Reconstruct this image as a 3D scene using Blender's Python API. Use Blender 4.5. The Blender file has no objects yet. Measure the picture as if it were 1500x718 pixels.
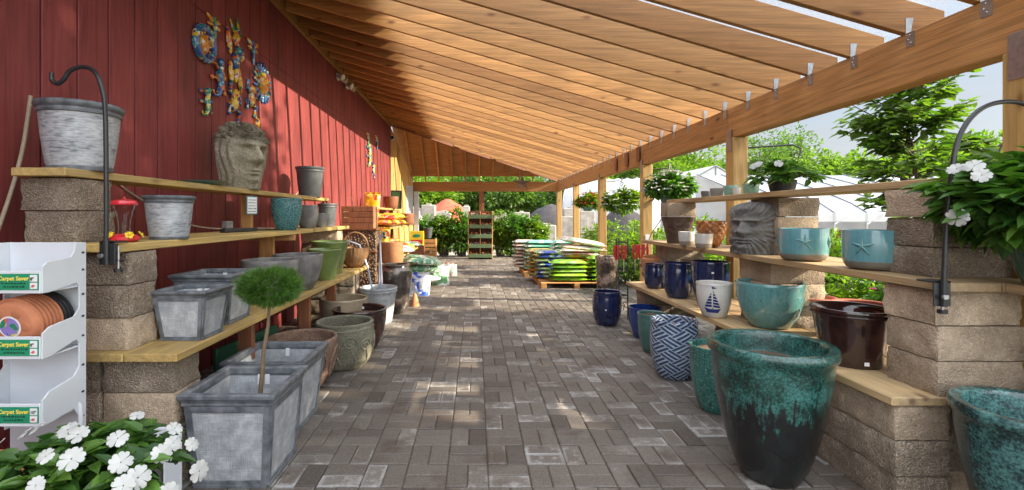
import bpy, math, random
import numpy as np
from mathutils import Vector, Matrix, noise
R = math.radians
random.seed(7)
rng = np.random.default_rng(7)
sc = bpy.context.scene
COL = sc.collection
H, F = 1.275, 700.0
# ---------------------------------------------------------------- camera, sky, sun
cam = bpy.data.cameras.new('camera')
camo = bpy.data.objects.new('camera', cam); COL.objects.link(camo)
camo.location = (0, 0, H); camo.rotation_euler = (R(90), 0, 0)
cam.sensor_width = 36; cam.lens = 36 * F / 1500
cam.shift_x = (750 - 697) / 1500; cam.shift_y = -(359 - 316) / 1500
cam.clip_end = 600; cam.clip_start = .05
sc.camera = camo
SUN_E, SUN_A = 27.0, -7.0           # elevation; azimuth from +X, slightly from behind the camera
w = bpy.data.worlds.new("World"); sc.world = w; w.use_nodes = True
nt = w.node_tree; nt.nodes.clear()
out = nt.nodes.new('ShaderNodeOutputWorld'); bg = nt.nodes.new('ShaderNodeBackground')
sky = nt.nodes.new('ShaderNodeTexSky'); sky.sky_type = 'NISHITA'; sky.sun_disc = False
sky.sun_elevation = R(SUN_E); sky.sun_rotation = R(90 - SUN_A)
sky.air_density = 1.0; sky.dust_density = 1.2; sky.ozone_density = 1.5
tc = nt.nodes.new('ShaderNodeTexCoord'); mp = nt.nodes.new('ShaderNodeMapping'); mp.inputs['Scale'].default_value = (1, 1, 3.5)
nz = nt.nodes.new('ShaderNodeTexNoise'); nz.inputs['Scale'].default_value = 2.2; nz.inputs['Detail'].default_value = 7; nz.inputs['Roughness'].default_value = .58
rp = nt.nodes.new('ShaderNodeValToRGB'); rp.color_ramp.elements[0].position = .36; rp.color_ramp.elements[1].position = .6
rp.color_ramp.elements[0].color = (.55, .55, .55, 1); rp.color_ramp.elements[1].color = (1, 1, 1, 1)
mx = nt.nodes.new('ShaderNodeMix'); mx.data_type = 'RGBA'
mx.inputs[7].default_value = (3.9, 3.9, 4.0, 1)      # thin bright cloud veil
L = nt.links.new
L(tc.outputs['Generated'], mp.inputs['Vector']); L(mp.outputs[0], nz.inputs['Vector']); L(nz.outputs['Fac'], rp.inputs['Fac'])
L(rp.outputs['Color'], mx.inputs[0]); L(sky.outputs[0], mx.inputs[6]); 
# sky boosted overhead and behind the camera as added fill light, dimmed low down
sx = nt.nodes.new('ShaderNodeSeparateXYZ'); L(tc.outputs['Generated'], sx.inputs[0])
rz_ = nt.nodes.new('ShaderNodeMapRange'); rz_.inputs[1].default_value = .42; rz_.inputs[2].default_value = .85; rz_.inputs[3].default_value = .40; rz_.inputs[4].default_value = 2.1; L(sx.outputs[2], rz_.inputs[0])
ry_ = nt.nodes.new('ShaderNodeMapRange'); ry_.inputs[1].default_value = .1; ry_.inputs[2].default_value = -.5; ry_.inputs[3].default_value = 0; ry_.inputs[4].default_value = 1.5; L(sx.outputs[1], ry_.inputs[0])
ad_ = nt.nodes.new('ShaderNodeMath'); ad_.operation = 'ADD'; L(rz_.outputs[0], ad_.inputs[0]); L(ry_.outputs[0], ad_.inputs[1])
ml_ = nt.nodes.new('ShaderNodeVectorMath'); ml_.operation = 'SCALE'; L(mx.outputs[2], ml_.inputs[0]); L(ad_.outputs[0], ml_.inputs['Scale']); L(ml_.outputs[0], bg.inputs['Color'])
bg.inputs['Strength'].default_value = .12
L(bg.outputs[0], out.inputs['Surface'])
sun = bpy.data.lights.new('sun', 'SUN'); sun.energy = 5.0; sun.angle = R(.6); sun.color = (1, .86, .66)
suno = bpy.data.objects.new('sun', sun); COL.objects.link(suno)
sv = Vector((math.cos(R(SUN_E)) * math.cos(R(SUN_A)), math.cos(R(SUN_E)) * math.sin(R(SUN_A)), math.sin(R(SUN_E))))
suno.rotation_euler = sv.to_track_quat('Z', 'Y').to_euler(); suno.location = (12, -2, 9)
sc.view_settings.view_transform = 'Standard'; sc.view_settings.look = 'None'
sc.view_settings.exposure = 1.84; sc.view_settings.gamma = 1
try:
    sc.cycles.max_bounces = 8; sc.cycles.transparent_max_bounces = 16; sc.cycles.diffuse_bounces = 5
    sc.cycles.use_denoising = True; sc.cycles.caustics_reflective = False
except Exception: pass

# ---------------------------------------------------------------- helpers
def PX(px, Y): return (px - 697) * Y / F
def PZ(py, Y): return H - (py - 316) * Y / F

class MB:
    def __init__(s): s.v = []; s.f = []; s.c = []; s.uv = []; s.m = []; s.mi = 0; s.col = None
    def add(s, vs, fs, uvs=None, col=None):
        b = len(s.v); s.v += [tuple(p) for p in vs]
        c = col if col is not None else (s.col if s.col is not None else random.random())
        for i, f in enumerate(fs):
            s.f.append(tuple(k + b for k in f)); s.c.append(c); s.uv.append(uvs[i] if uvs else None); s.m.append(s.mi)
        return s
    def box(s, x0, x1, y0, y1, z0, z1, M=None, col=None):
        vs = [(x, y, z) for z in (z0, z1) for y in (y0, y1) for x in (x0, x1)]
        if M is not None: vs = [M @ Vector(p) for p in vs]
        return s.add(vs, [(0, 2, 3, 1), (4, 5, 7, 6), (0, 1, 5, 4), (2, 6, 7, 3), (0, 4, 6, 2), (1, 3, 7, 5)], None, col)
    def rbox(s, x0, x1, y0, y1, z0, z1, b=.004, M=None, col=None):     # box with chamfered edges
        X = (x0, x1); Y = (y0, y1); Z = (z0, z1); vs = []; idx = {}
        for i in (0, 1):
            for j in (0, 1):
                for k in (0, 1):
                    sx, sy, sz = (1, -1)[i], (1, -1)[j], (1, -1)[k]
                    for a, d in (('x', (0, sy * b, sz * b)), ('y', (sx * b, 0, sz * b)), ('z', (sx * b, sy * b, 0))):
                        idx[i, j, k, a] = len(vs); vs.append((X[i] + d[0], Y[j] + d[1], Z[k] + d[2]))
        fs = []
        g = lambda *q: fs.append(tuple(idx[t] for t in q))
        for i in (0, 1):
            q = [(i, 0, 0, 'x'), (i, 1, 0, 'x'), (i, 1, 1, 'x'), (i, 0, 1, 'x')]; g(*(q if i else q[::-1]))
            q = [(0, i, 0, 'y'), (0, i, 1, 'y'), (1, i, 1, 'y'), (1, i, 0, 'y')]; g(*(q if i else q[::-1]))
            q = [(0, 0, i, 'z'), (1, 0, i, 'z'), (1, 1, i, 'z'), (0, 1, i, 'z')]; g(*(q if i else q[::-1]))
        for i in (0, 1):
            for j in (0, 1):
                p = 1 if (i ^ j) else -1
                q = [(i, j, 0, 'x'), (i, j, 1, 'x'), (i, j, 1, 'y'), (i, j, 0, 'y')]; g(*(q[::p]))
                q = [(i, 0, j, 'x'), (i, 0, j, 'z'), (i, 1, j, 'z'), (i, 1, j, 'x')]; g(*(q[::p]))
                q = [(0, i, j, 'y'), (1, i, j, 'y'), (1, i, j, 'z'), (0, i, j, 'z')]; g(*(q[::p]))
                for k in (0, 1):
                    g((i, j, k, 'x'), (i, j, k, 'y'), (i, j, k, 'z'))
        if M is not None: vs = [M @ Vector(p) for p in vs]
        return s.add(vs, fs, None, col)
    def prism(s, poly, y0, y1, M=None, col=None):     # poly in XZ, extruded along Y
        n = len(poly); vs = [(x, y0, z) for x, z in poly] + [(x, y1, z) for x, z in poly]
        if M is not None: vs = [M @ Vector(p) for p in vs]
        fs = [tuple(range(n)), tuple(range(2 * n - 1, n - 1, -1))] + [(i, i + n, (i + 1) % n + n, (i + 1) % n) for i in range(n)]
        return s.add(vs, fs, None, col)
    def tube(s, pts, r, n=8, cap=True, M=None, col=None):
        pts = [Vector(p) for p in pts]; rs = r if isinstance(r, (list, tuple)) else [r] * len(pts)
        vs = []; up = None
        for i, p in enumerate(pts):
            t = (pts[min(i + 1, len(pts) - 1)] - pts[max(i - 1, 0)]).normalized()
            if up is None: up = t.orthogonal().normalized()
            up = (up - t * up.dot(t)); up = up.normalized() if up.length > 1e-6 else t.orthogonal().normalized()
            q = t.cross(up)
            for k in range(n):
                a = 2 * math.pi * k / n; vs.append(p + (up * math.cos(a) + q * math.sin(a)) * rs[i])
        fs = [(i * n + k, i * n + (k + 1) % n, (i + 1) * n + (k + 1) % n, (i + 1) * n + k) for i in range(len(pts) - 1) for k in range(n)]
        if cap: fs += [tuple(range(n))[::-1], tuple(range((len(pts) - 1) * n, len(pts) * n))]
        if M is not None: vs = [M @ p for p in vs]
        return s.add(vs, fs, None, col)
    def lathe(s, prof, n=48, c=(0, 0, 0), disp=None, M=None, col=None):
        vs = []; fs = []; uv = []; rows = []; zs = [p[1] for p in prof]; zmin, zmax = min(zs), max(zs); dz = max(zmax - zmin, 1e-6)
        for r, z in prof:
            if r < 1e-5: rows.append([len(vs)]); vs.append(Vector((c[0], c[1], c[2] + z)))
            else:
                row = []
                for k in range(n):
                    a = 2 * math.pi * k / n + math.pi / 2; rr, zz = r, z
                    if disp: rr, zz = disp(r, z, a)
                    row.append(len(vs)); vs.append(Vector((c[0] + rr * math.cos(a), c[1] + rr * math.sin(a), c[2] + zz)))
                rows.append(row)
        for i in range(len(rows) - 1):
            A, B = rows[i], rows[i + 1]; v0 = (prof[i][1] - zmin) / dz; v1 = (prof[i + 1][1] - zmin) / dz
            if len(A) == 1 and len(B) == 1: continue
            for k in range(n):
                u0, u1 = k / n, (k + 1) / n; k2 = (k + 1) % n
                if len(A) == 1: fs.append((A[0], B[k2], B[k])); uv.append(((u0, v0), (u1, v1), (u0, v1)))
                elif len(B) == 1: fs.append((A[k], A[k2], B[0])); uv.append(((u0, v0), (u1, v0), (u0, v1)))
                else: fs.append((A[k], A[k2], B[k2], B[k])); uv.append(((u0, v0), (u1, v0), (u1, v1), (u0, v1)))
        if M is not None: vs = [M @ p for p in vs]
        return s.add(vs, fs, uv, col)
    def ball(s, c, rx, ry=None, rz=None, n=14, m=9, M=None, col=None):
        ry = rx if ry is None else ry; rz = rx if rz is None else rz
        T = Matrix.Translation(Vector(c)) @ Matrix.Diagonal((rx, ry, rz, 1))
        if M is not None: T = M @ T
        return s.lathe([(math.sin(math.pi * i / m), -math.cos(math.pi * i / m)) if 0 < i < m else (0, -math.cos(math.pi * i / m)) for i in range(m + 1)], n, M=T, col=col)
    def build(s, name, mats, parent=None, loc=None, smooth=None, bevel=0, rot=None):
        me = bpy.data.meshes.new(name); me.from_pydata(s.v, [], s.f)
        mats = mats if isinstance(mats, (list, tuple)) else [mats]
        for m_ in mats: me.materials.append(m_)
        nf = len(s.f)
        if len(mats) > 1: me.polygons.foreach_set('material_index', s.m)
        lt = np.zeros(nf, dtype=np.int32); me.polygons.foreach_get('loop_total', lt)
        at = me.color_attributes.new('Col', 'FLOAT_COLOR', 'CORNER')
        cc = np.repeat(np.array(s.c, dtype=np.float32), lt); arr = np.ones((len(cc), 4), dtype=np.float32); arr[:, :3] = cc[:, None]
        at.data.foreach_set('color', arr.ravel())
        if any(u is not None for u in s.uv):
            ul = me.uv_layers.new(name='UVMap'); flat = []
            for u, t in zip(s.uv, lt):
                if u is None: flat += [0.0, 0.0] * int(t)
                else:
                    for q in u: flat += [q[0], q[1]]
            ul.data.foreach_set('uv', flat)
        me.update()
        if smooth is not None:
            me.polygons.foreach_set('use_smooth', [True] * nf); me.set_sharp_from_angle(angle=R(smooth))
        o = bpy.data.objects.new(name, me); COL.objects.link(o)
        if parent is not None: o.parent = parent
        if loc is not None: o.location = loc
        if rot is not None: o.rotation_euler = rot
        if bevel:
            b = o.modifiers.new('bevel', 'BEVEL'); b.width = bevel; b.segments = 2; b.limit_method = 'ANGLE'
        return o

def thing(name, label, cat, loc=(0, 0, 0), rz=0, group=None):
    o = bpy.data.objects.new(name, None); COL.objects.link(o); o.empty_display_size = .1
    o.location = loc; o.rotation_euler = (0, 0, rz); return tag(o, label, cat, group)
def tag(o, label, cat, group=None, kind=None):
    o['label'] = label; o['category'] = cat
    if group: o['group'] = group
    if kind: o['kind'] = kind
    return o
def structure(o): o['kind'] = 'structure'; return o
def stuff(o, label, cat): return tag(o, label, cat, None, 'stuff')
def dup(o, label, loc=None, rz=None, rot=None, sc_=None):
    r = o.copy(); COL.objects.link(r); r['label'] = label
    if loc is not None: r.location = loc
    if rz is not None: r.rotation_euler = (0, 0, rz)
    if rot is not None: r.rotation_euler = rot
    if sc_ is not None: r.scale = (sc_,) * 3 if isinstance(sc_, (int, float)) else sc_
    for ch in [q for q in bpy.data.objects if q.parent == o]:
        c = ch.copy(); COL.objects.link(c); c.parent = r
        for g in [q for q in bpy.data.objects if q.parent == ch]:
            d = g.copy(); COL.objects.link(d); d.parent = c
    return r

# ---------------------------------------------------------------- materials
class NT:
    def __init__(s, name):
        s.mat = bpy.data.materials.new(name); s.mat.use_nodes = True; s.t = s.mat.node_tree; s.b = s.t.nodes['Principled BSDF']; s.o = s.t.nodes['Material Output']
    def n(s, t, ins=None, **kw):
        q = s.t.nodes.new(t)
        for k, v in kw.items(): setattr(q, k, v)
        for k, v in (ins or {}).items():
            if isinstance(v, bpy.types.NodeSocket): s.t.links.new(v, q.inputs[k])
            else: q.inputs[k].default_value = v
        return q
    def l(s, a, b): s.t.links.new(a, b)
    def obj(s, scale=(1, 1, 1), rnd=0., src='Object'):
        tc = s.n('ShaderNodeTexCoord'); v = tc.outputs[src]
        if rnd:
            oi = s.n('ShaderNodeObjectInfo'); a = s.n('ShaderNodeVectorMath', {0: oi.outputs['Random'], 1: (rnd * 37., rnd * 91., rnd * 53.)}, operation='MULTIPLY')
            v = s.n('ShaderNodeVectorMath', {0: v, 1: a.outputs[0]}, operation='ADD').outputs[0]
        return s.n('ShaderNodeVectorMath', {0: v, 1: scale}, operation='MULTIPLY').outputs[0]
    def noise(s, v, scale, detail=5, rough=.55, dist=0): return s.n('ShaderNodeTexNoise', {'Vector': v, 'Scale': scale, 'Detail': detail, 'Roughness': rough, 'Distortion': dist}).outputs['Fac']
    def ramp(s, f, stops, interp='LINEAR'):
        q = s.n('ShaderNodeValToRGB', {'Fac': f}); cr = q.color_ramp; cr.interpolation = interp
        while len(cr.elements) < len(stops): cr.elements.new(.5)
        for e, (p, c) in zip(cr.elements, stops):
            e.position = p; e.color = (c, c, c, 1) if isinstance(c, (int, float)) else (*c[:3], 1)
        return q.outputs['Color']
    def mix(s, f, a, b, mode='MIX'):
        q = s.n('ShaderNodeMix', data_type='RGBA', blend_type=mode)
        for i, x in ((0, f), (6, a), (7, b)):
            if isinstance(x, bpy.types.NodeSocket): s.l(x, q.inputs[i])
            elif i == 0: q.inputs[0].default_value = x
            else: q.inputs[i].default_value = (*x[:3], 1) if not isinstance(x, (int, float)) else (x, x, x, 1)
        return q.outputs[2]
    def math(s, op, a, b=0., c=0.):
        q = s.n('ShaderNodeMath', operation=op)
        for i, x in enumerate((a, b, c)):
            if isinstance(x, bpy.types.NodeSocket): s.l(x, q.inputs[i])
            else: q.inputs[i].default_value = x
        return q.outputs[0]
    def col(s): return s.n('ShaderNodeAttribute', attribute_name='Col').outputs['Fac']
    def out(s, color=None, rough=None, bump=None, bs=.3, bd=.01, **kw):
        if color is not None:
            if isinstance(color, bpy.types.NodeSocket): s.l(color, s.b.inputs['Base Color'])
            else: s.b.inputs['Base Color'].default_value = (*color, 1)
        if rough is not None:
            if isinstance(rough, bpy.types.NodeSocket): s.l(rough, s.b.inputs['Roughness'])
            else: s.b.inputs['Roughness'].default_value = rough
        if bump is not None:
            q = s.n('ShaderNodeBump', {'Height': bump, 'Strength': bs, 'Distance': bd}); s.l(q.outputs[0], s.b.inputs['Normal'])
        for k, v in kw.items(): s.b.inputs[k.replace('_', ' ')].default_value = v
        return s.mat

def plain(name, c, rough=.5, var=.12, scale=14, bs=.15, **kw):
    m = NT(name); v = m.obj(rnd=1); f = m.noise(v, scale); g = m.noise(v, scale * .22)
    k = m.ramp(m.math('ADD', m.math('MULTIPLY', f, .5), m.math('MULTIPLY', g, .5)), [(.3, tuple(x * (1 - var) for x in c)), (.7, tuple(min(1, x * (1 + var)) for x in c))])
    return m.out(k, rough, f, bs, .004, **kw)
def wood(name, base, axis='y', dark=.45, rough=.62, knots=True, weather=0.):
    m = NT(name); i = 'xyz'.index(axis)
    def sc3(al, ac): v = [ac] * 3; v[i] = al; return tuple(v)
    c = m.col(); v0 = m.obj(rnd=1)
    off = m.n('ShaderNodeCombineXYZ', {'X': m.math('MULTIPLY', c, 9.), 'Y': m.math('MULTIPLY', c, 23.), 'Z': m.math('MULTIPLY', c, 5.)}).outputs[0]
    v0 = m.n('ShaderNodeVectorMath', {0: v0, 1: off}, operation='ADD').outputs[0]
    S = lambda s3: m.n('ShaderNodeVectorMath', {0: v0, 1: s3}, operation='MULTIPLY').outputs[0]
    g1 = m.noise(S(sc3(.5, 9)), 1.6, 6, .6, 1.2); g2 = m.noise(S(sc3(3, 140)), 1, 3, .6)
    wv = m.n('ShaderNodeTexWave', {'Vector': S(sc3(.35, 5)), 'Scale': 2.2, 'Distortion': 14., 'Detail': 4., 'Detail Scale': .5}, bands_direction='DIAGONAL').outputs['Fac']
    mixf = m.math('ADD', m.math('MULTIPLY', g1, .84), m.math('MULTIPLY', wv, .16))
    b = base; lo = tuple(x * (dark + .12) for x in b); hi = tuple(min(1, x * 1.25) for x in b)
    k = m.ramp(mixf, [(.2, lo), (.42, b), (.62, hi), (.85, b)])
    k = m.mix(m.math('MULTIPLY', m.ramp(g2, [(.35, 1), (.6, 0)]), .55), k, tuple(x * .55 for x in b))
    if knots:
        vo = m.n('ShaderNodeTexVoronoi', {'Vector': S(sc3(3.2, 8.5)), 'Scale': 1., 'Randomness': 1.}); d = vo.outputs['Distance']
        d = m.math('ADD', d, m.math('MULTIPLY', m.noise(S(sc3(6, 20)), 1.5, 2), .09))
        k = m.mix(m.math('MULTIPLY', m.ramp(d, [(.10, .95), (.16, .6), (.20, .25), (.27, 0)]), m.ramp(m.noise(S((1.3, 1.3, 1.3)), 1.1, 2), [(.48, 0), (.56, 1)])), k, (b[0] * .28, b[1] * .17, b[2] * .1))
    k = m.mix(1., k, m.ramp(c, [(0, (.62, .56, .50)), (.5, (.92, .91, .90)), (1, (1.18, 1.17, 1.12))]), 'MULTIPLY')
    if weather:
        k = m.mix(m.math('MULTIPLY', m.ramp(m.noise(S((2, 2, 2)), 1.5, 5), [(.4, 0), (.7, 1)]), weather), k, (.2, .18, .15))
    return m.out(k, rough, m.math('ADD', m.math('MULTIPLY', g2, .6), g1), .35, .004)
def concrete(name, base, alt, bump=1.):
    m = NT(name); v = m.obj(rnd=1); c = m.col()
    f = m.noise(v, 60, 6, .7); g = m.noise(v, 5, 4); h = m.n('ShaderNodeTexVoronoi', {'Vector': v, 'Scale': 130.}).outputs['Distance']
    k = m.ramp(m.math('ADD', m.math('MULTIPLY', f, .45), m.math('MULTIPLY', g, .55)), [(.32, tuple(x * .55 for x in base)), (.5, base), (.66, alt)])
    k = m.mix(m.ramp(h, [(.1, .6), (.3, 0)]), k, tuple(x * .3 for x in base)); k = m.mix(m.ramp(m.noise(v, 190, 2, .5), [(.60, 0), (.66, .55)]), k, (.72, .66, .56))
    k = m.mix(1., k, m.ramp(c, [(0, .72), (1, 1.15)]), 'MULTIPLY')
    return m.out(k, .92, m.math('ADD', f, m.math('MULTIPLY', h, .6)), .8 * bump, .012)
def glaze(name, c, c2=None, rough=.16, speck=None, scale=30, coat=.6, band=None, streak=0.):
    """glazed ceramic; band=(v, colour) unglazed foot below uv v; streak: drips running down"""
    m = NT(name); v = m.obj(rnd=1); f = m.noise(v, scale, 6, .65); g = m.noise(v, scale * .2, 3)
    c2 = c2 or tuple(x * .6 for x in c)
    k = m.ramp(m.math('ADD', m.math('MULTIPLY', f, .5), m.math('MULTIPLY', g, .5)), [(.35, c2), (.6, c)])
    if streak:
        s_ = m.noise(m.obj((60, 60, 2.5), 1), 1, 5, .6); k = m.mix(m.math('MULTIPLY', m.ramp(s_, [(.4, 0), (.65, 1)]), streak), k, tuple(min(1, x * 1.5 + .02) for x in c))
    if speck: k = m.mix(m.ramp(m.noise(v, scale * 3.2, 3, .7), [(.56, 0), (.62, 1)]), k, speck)
    rr = rough
    if band:
        uvz = m.n('ShaderNodeSeparateXYZ', {0: m.n('ShaderNodeTexCoord').outputs['UV']}).outputs[1]
        st = m.ramp(m.math('ADD', uvz, m.math('MULTIPLY', m.math('SUBTRACT', g, .5), .04)), [(band[0] - .01, 1), (band[0] + .01, 0)])
        k = m.mix(st, k, band[1]); rr = m.ramp(st, [(0, rough), (1, .75)])
    return m.out(k, rr, m.math('ADD', f, g), .12, .004, Coat_Weight=coat, Coat_Roughness=.08)
def leafmat(name, dark, light, trans=.35, rough=.45, tint=(1.5, 1.9, .55)):
    m = NT(name); c = m.col(); oi = m.n('ShaderNodeObjectInfo').outputs['Random']
    v = m.obj(); n_ = m.noise(v, 1.3, 3)
    k = m.ramp(m.math('ADD', m.math('MULTIPLY', c, .7), m.math('MULTIPLY', n_, .4)), [(.15, dark), (.6, tuple((a + b) / 2 for a, b in zip(dark, light))), (.95, light)])
    m.l(k, m.b.inputs['Base Color']); m.b.inputs['Roughness'].default_value = rough
    t = m.n('ShaderNodeBsdfTranslucent', {'Color': m.mix(1., k, tint, 'MULTIPLY')}); ms = m.n('ShaderNodeMixShader', {0: trans})
    m.l(m.b.outputs[0], ms.inputs[1]); m.l(t.outputs[0], ms.inputs[2]); m.l(ms.outputs[0], m.o.inputs['Surface'])
    return m.mat

M = {}
M['pine'] = {a: wood('pine_' + a, (.50, .255, .088), a) for a in 'xyz'}
M['shelf'] = {a: wood('treated_' + a, (.52, .36, .12), a, weather=.25) for a in 'xyz'}
M['shelfR'] = {a: wood('shelf_pine_' + a, (.46, .32, .16), a, weather=.4) for a in 'xyz'}
M['post'] = wood('post_wood', (.56, .36, .13), 'z')
M['redwood'] = wood('brown_wood', (.24, .09, .04), 'z')
M['ply'] = wood('plywood', (.33, .155, .06), 'x', dark=.6)
M['sidingwood'] = wood('siding_wood', (.62, .36, .12), 'z')
M['block'] = concrete('block_rough', (.29, .225, .16), (.58, .47, .36), 1.4)
M['blockl'] = concrete('block_light', (.42, .32, .22), (.60, .47, .33), .8)
M['jersey'] = concrete('yard_block', (.27, .25, .22), (.40, .38, .34), .4)
M['black'] = plain('black_metal', (.018, .02, .022), .38, .3, 40, .1)
M['blackplastic'] = plain('black_plastic', (.02, .02, .022), .45, .2)
M['galv'] = plain('galvanised', (.42, .44, .46), .34, .25, 60, .1, Metallic=.85)
M['white'] = plain('white_plastic', (.62, .65, .68), .4, .06, 8, .05)
M['terra'] = plain('terracotta', (.46, .17, .08), .75, .2, 22)
M['terrad'] = plain('terracotta_red', (.34, .09, .05), .7, .2, 22)
M['soil'] = plain('potting_soil', (.10, .055, .032), .95, .5, 60, 1.)
M['stem'] = plain('stem_bark', (.17, .12, .07), .85, .3, 40)
M['seam'] = plain('seam_line', (.14, .16, .18), .6, .1)
M['trunk'] = plain('tree_bark', (.12, .09, .065), .9, .35, 12)
M['rope'] = plain('rope', (.33, .27, .19), .85, .2, 80)
M['navy'] = glaze('navy_glaze', (.010, .018, .075), (.003, .006, .025), .1, scale=14, streak=.3)
M['teal'] = glaze('teal_glaze', (.11, .28, .28), (.075, .22, .225), .2, scale=36, speck=(.05, .15, .16), streak=.2)
M['tealfoot'] = glaze('teal_glaze_foot', (.12, .30, .33), (.09, .24, .27), .16, scale=20, streak=.2, band=(.22, (.17, .155, .125)))
M['green'] = glaze('sage_glaze', (.16, .22, .06), (.11, .165, .045), .25, scale=12)
M['darkbrown'] = glaze('oxblood_glaze', (.035, .014, .012), (.012, .006, .006), .1, scale=16)
M['tan'] = glaze('tan_glaze', (.36, .29, .19), (.26, .21, .14), .35, scale=25)
M['white_glz'] = glaze('white_glaze', (.66, .65, .60), (.55, .54, .5), .18)
M['twotone'] = glaze('white_foot_glaze', (.60, .60, .57), (.5, .5, .48), .3, band=(.33, (.26, .22, .17)))
M['jade'] = glaze('jade_glaze', (.22, .42, .34), (.15, .32, .27), .3)
M['bluec'] = glaze('cobalt_glaze', (.02, .05, .22), (.01, .025, .11), .12)
M['gsage'] = glaze('dull_green_glaze', (.07, .17, .15), (.04, .11, .10), .3)
# zinc-look planters
m = NT('zinc'); v = m.obj(rnd=1); a = m.noise(m.obj((14, 14, 170), 1), 1, 4, .6); b = m.noise(v, 15, 6, .65); c = m.noise(m.obj((160, 160, 9), 1), 1, 3)
k = m.ramp(m.math('ADD', m.math('MULTIPLY', a, .2), m.math('ADD', m.math('MULTIPLY', b, .62), m.math('MULTIPLY', c, .18))), [(.30, (.21, .225, .24)), (.5, (.36, .38, .395)), (.68, (.60, .62, .635))])
M['zinc'] = m.out(k, .48, m.math('ADD', a, c), .5, .004, Metallic=.1)
m = NT('zinc_pot'); v = m.obj(rnd=1); V = m.n('ShaderNodeSeparateXYZ', {0: m.n('ShaderNodeTexCoord').outputs['UV']}).outputs[1]
ds = m.noise(m.obj((26, 26, 120), 1), 1, 4, .6); b = m.noise(v, 12, 5); k = m.ramp(m.math('ADD', m.math('MULTIPLY', ds, .6), m.math('MULTIPLY', b, .4)), [(.36, (.14, .155, .17)), (.46, (.34, .36, .385)), (.62, (.52, .545, .57))])
tr_ = m.math('ADD', m.ramp(V, [(.825, 0), (.835, 1)]), m.ramp(V, [(.062, 1), (.07, 0)])); k = m.mix(tr_, k, m.ramp(m.noise(v, 20, 4), [(.35, (.07, .08, .09)), (.65, (.17, .185, .20))])); M['zincpot'] = m.out(k, .48, ds, .5, .004, Metallic=.1)
m = NT('zinc_trim'); v = m.obj(rnd=1); k = m.ramp(m.noise(v, 18, 6), [(.35, (.075, .085, .095)), (.65, (.19, .205, .22))]); M['zinctrim'] = m.out(k, .42, m.noise(v, 60), .15, .003)
M['darkzinc'] = plain('dark_zinc', (.105, .11, .115), .5, .35, 30, .4)
m = NT('ribbed_grey'); v = m.obj((30, 30, 210), 1); f = m.noise(v, 1, 3); k = m.ramp(m.noise(m.obj(rnd=1), 9, 5), [(.35, (.115, .11, .105)), (.65, (.24, .23, .215))]); M['ribgrey'] = m.out(k, .7, f, .8, .006)
# pebbled teal pot
m = NT('pebbled_teal'); v = m.obj(rnd=1); d = m.n('ShaderNodeTexVoronoi', {'Vector': v, 'Scale': 75.}, feature='DISTANCE_TO_EDGE').outputs[0]
k = m.ramp(d, [(.02, (.012, .045, .055)), (.12, (.06, .22, .23)), (.4, (.13, .36, .34))]); M['pebteal'] = m.out(k, .25, m.ramp(d, [(0, 0), (.25, 1)]), .8, .004, Coat_Weight=.5)
# reactive teal over black with drips
def drip(name, hi, mid, lo, edge):
    m = NT(name); uv = m.n('ShaderNodeSeparateXYZ', {0: m.n('ShaderNodeTexCoord').outputs['UV']}); V = uv.outputs[1]
    v = m.obj(); f = m.noise(v, 95, 6, .75); g = m.noise(v, 9, 5, .6); dr = m.noise(m.obj((42, 42, 3.)), 1, 4, .6)
    upper = m.ramp(m.math('ADD', m.math('MULTIPLY', f, .55), m.math('MULTIPLY', g, .45)), [(.38, tuple(x * .12 for x in lo)), (.47, mid), (.62, hi)])
    lower = m.ramp(m.math('ADD', m.math('MULTIPLY', f, .5), m.math('MULTIPLY', dr, .5)), [(.54, (.006, .007, .008)), (.60, tuple(x * .5 for x in mid)), (.68, mid)])
    t = m.math('ADD', V, m.math('MULTIPLY', m.math('SUBTRACT', dr, .5), .95)); t = m.math('ADD', t, m.math('MULTIPLY', m.math('SUBTRACT', g, .5), .35))
    k = m.mix(m.ramp(t, [(edge - .05, 0), (edge + .06, 1)]), lower, upper)
    return m.out(k, .2, m.math('ADD', f, m.math('MULTIPLY', dr, .6)), .55, .005, Coat_Weight=.6, Coat_Roughness=.1)
M['drip'] = drip('teal_drip_glaze', (.055, .20, .18), (.006, .048, .036), (.04, .07, .07), .60)
M['drip2'] = drip('teal_speckle_glaze', (.10, .27, .25), (.008, .035, .036), (.02, .03, .03), .42)
M['riverteal'] = glaze('green_teal_glaze', (.03, .16, .13), (.012, .06, .055), .22, scale=26, speck=(.13, .30, .26), streak=.5)
# blue and white woven pattern
m = NT('woven_blue'); uv = m.n('ShaderNodeSeparateXYZ', {0: m.n('ShaderNodeTexCoord').outputs['UV']}); U = m.math('MULTIPLY', uv.outputs[0], 12.); V = m.math('MULTIPLY', uv.outputs[1], 9.)
A = m.math('ADD', U, V); B = m.math('SUBTRACT', U, V)
ck = m.math('MODULO', m.math('ADD', m.math('FLOOR', m.math('MULTIPLY', A, .5)), m.math('ADD', m.math('FLOOR', m.math('MULTIPLY', B, .5)), 100.)), 2.)
s1 = m.math('ABSOLUTE', m.math('SUBTRACT', m.math('FRACT', m.math('MULTIPLY', A, 1.5)), .5)); s2 = m.math('ABSOLUTE', m.math('SUBTRACT', m.math('FRACT', m.math('MULTIPLY', B, 1.5)), .5))
st = m.mix(ck, s1, s2); stf = m.ramp(st, [(.26, 0), (.33, 1)])
k = m.mix(stf, (.035, .06, .14), (.42, .50, .56)); k = m.mix(m.ramp(m.noise(m.obj(), 30), [(.4, 0), (.75, .5)]), k, (.05, .09, .18))
M['woven'] = m.out(k, .22, stf, .8, .006, Coat_Weight=.5)
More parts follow.
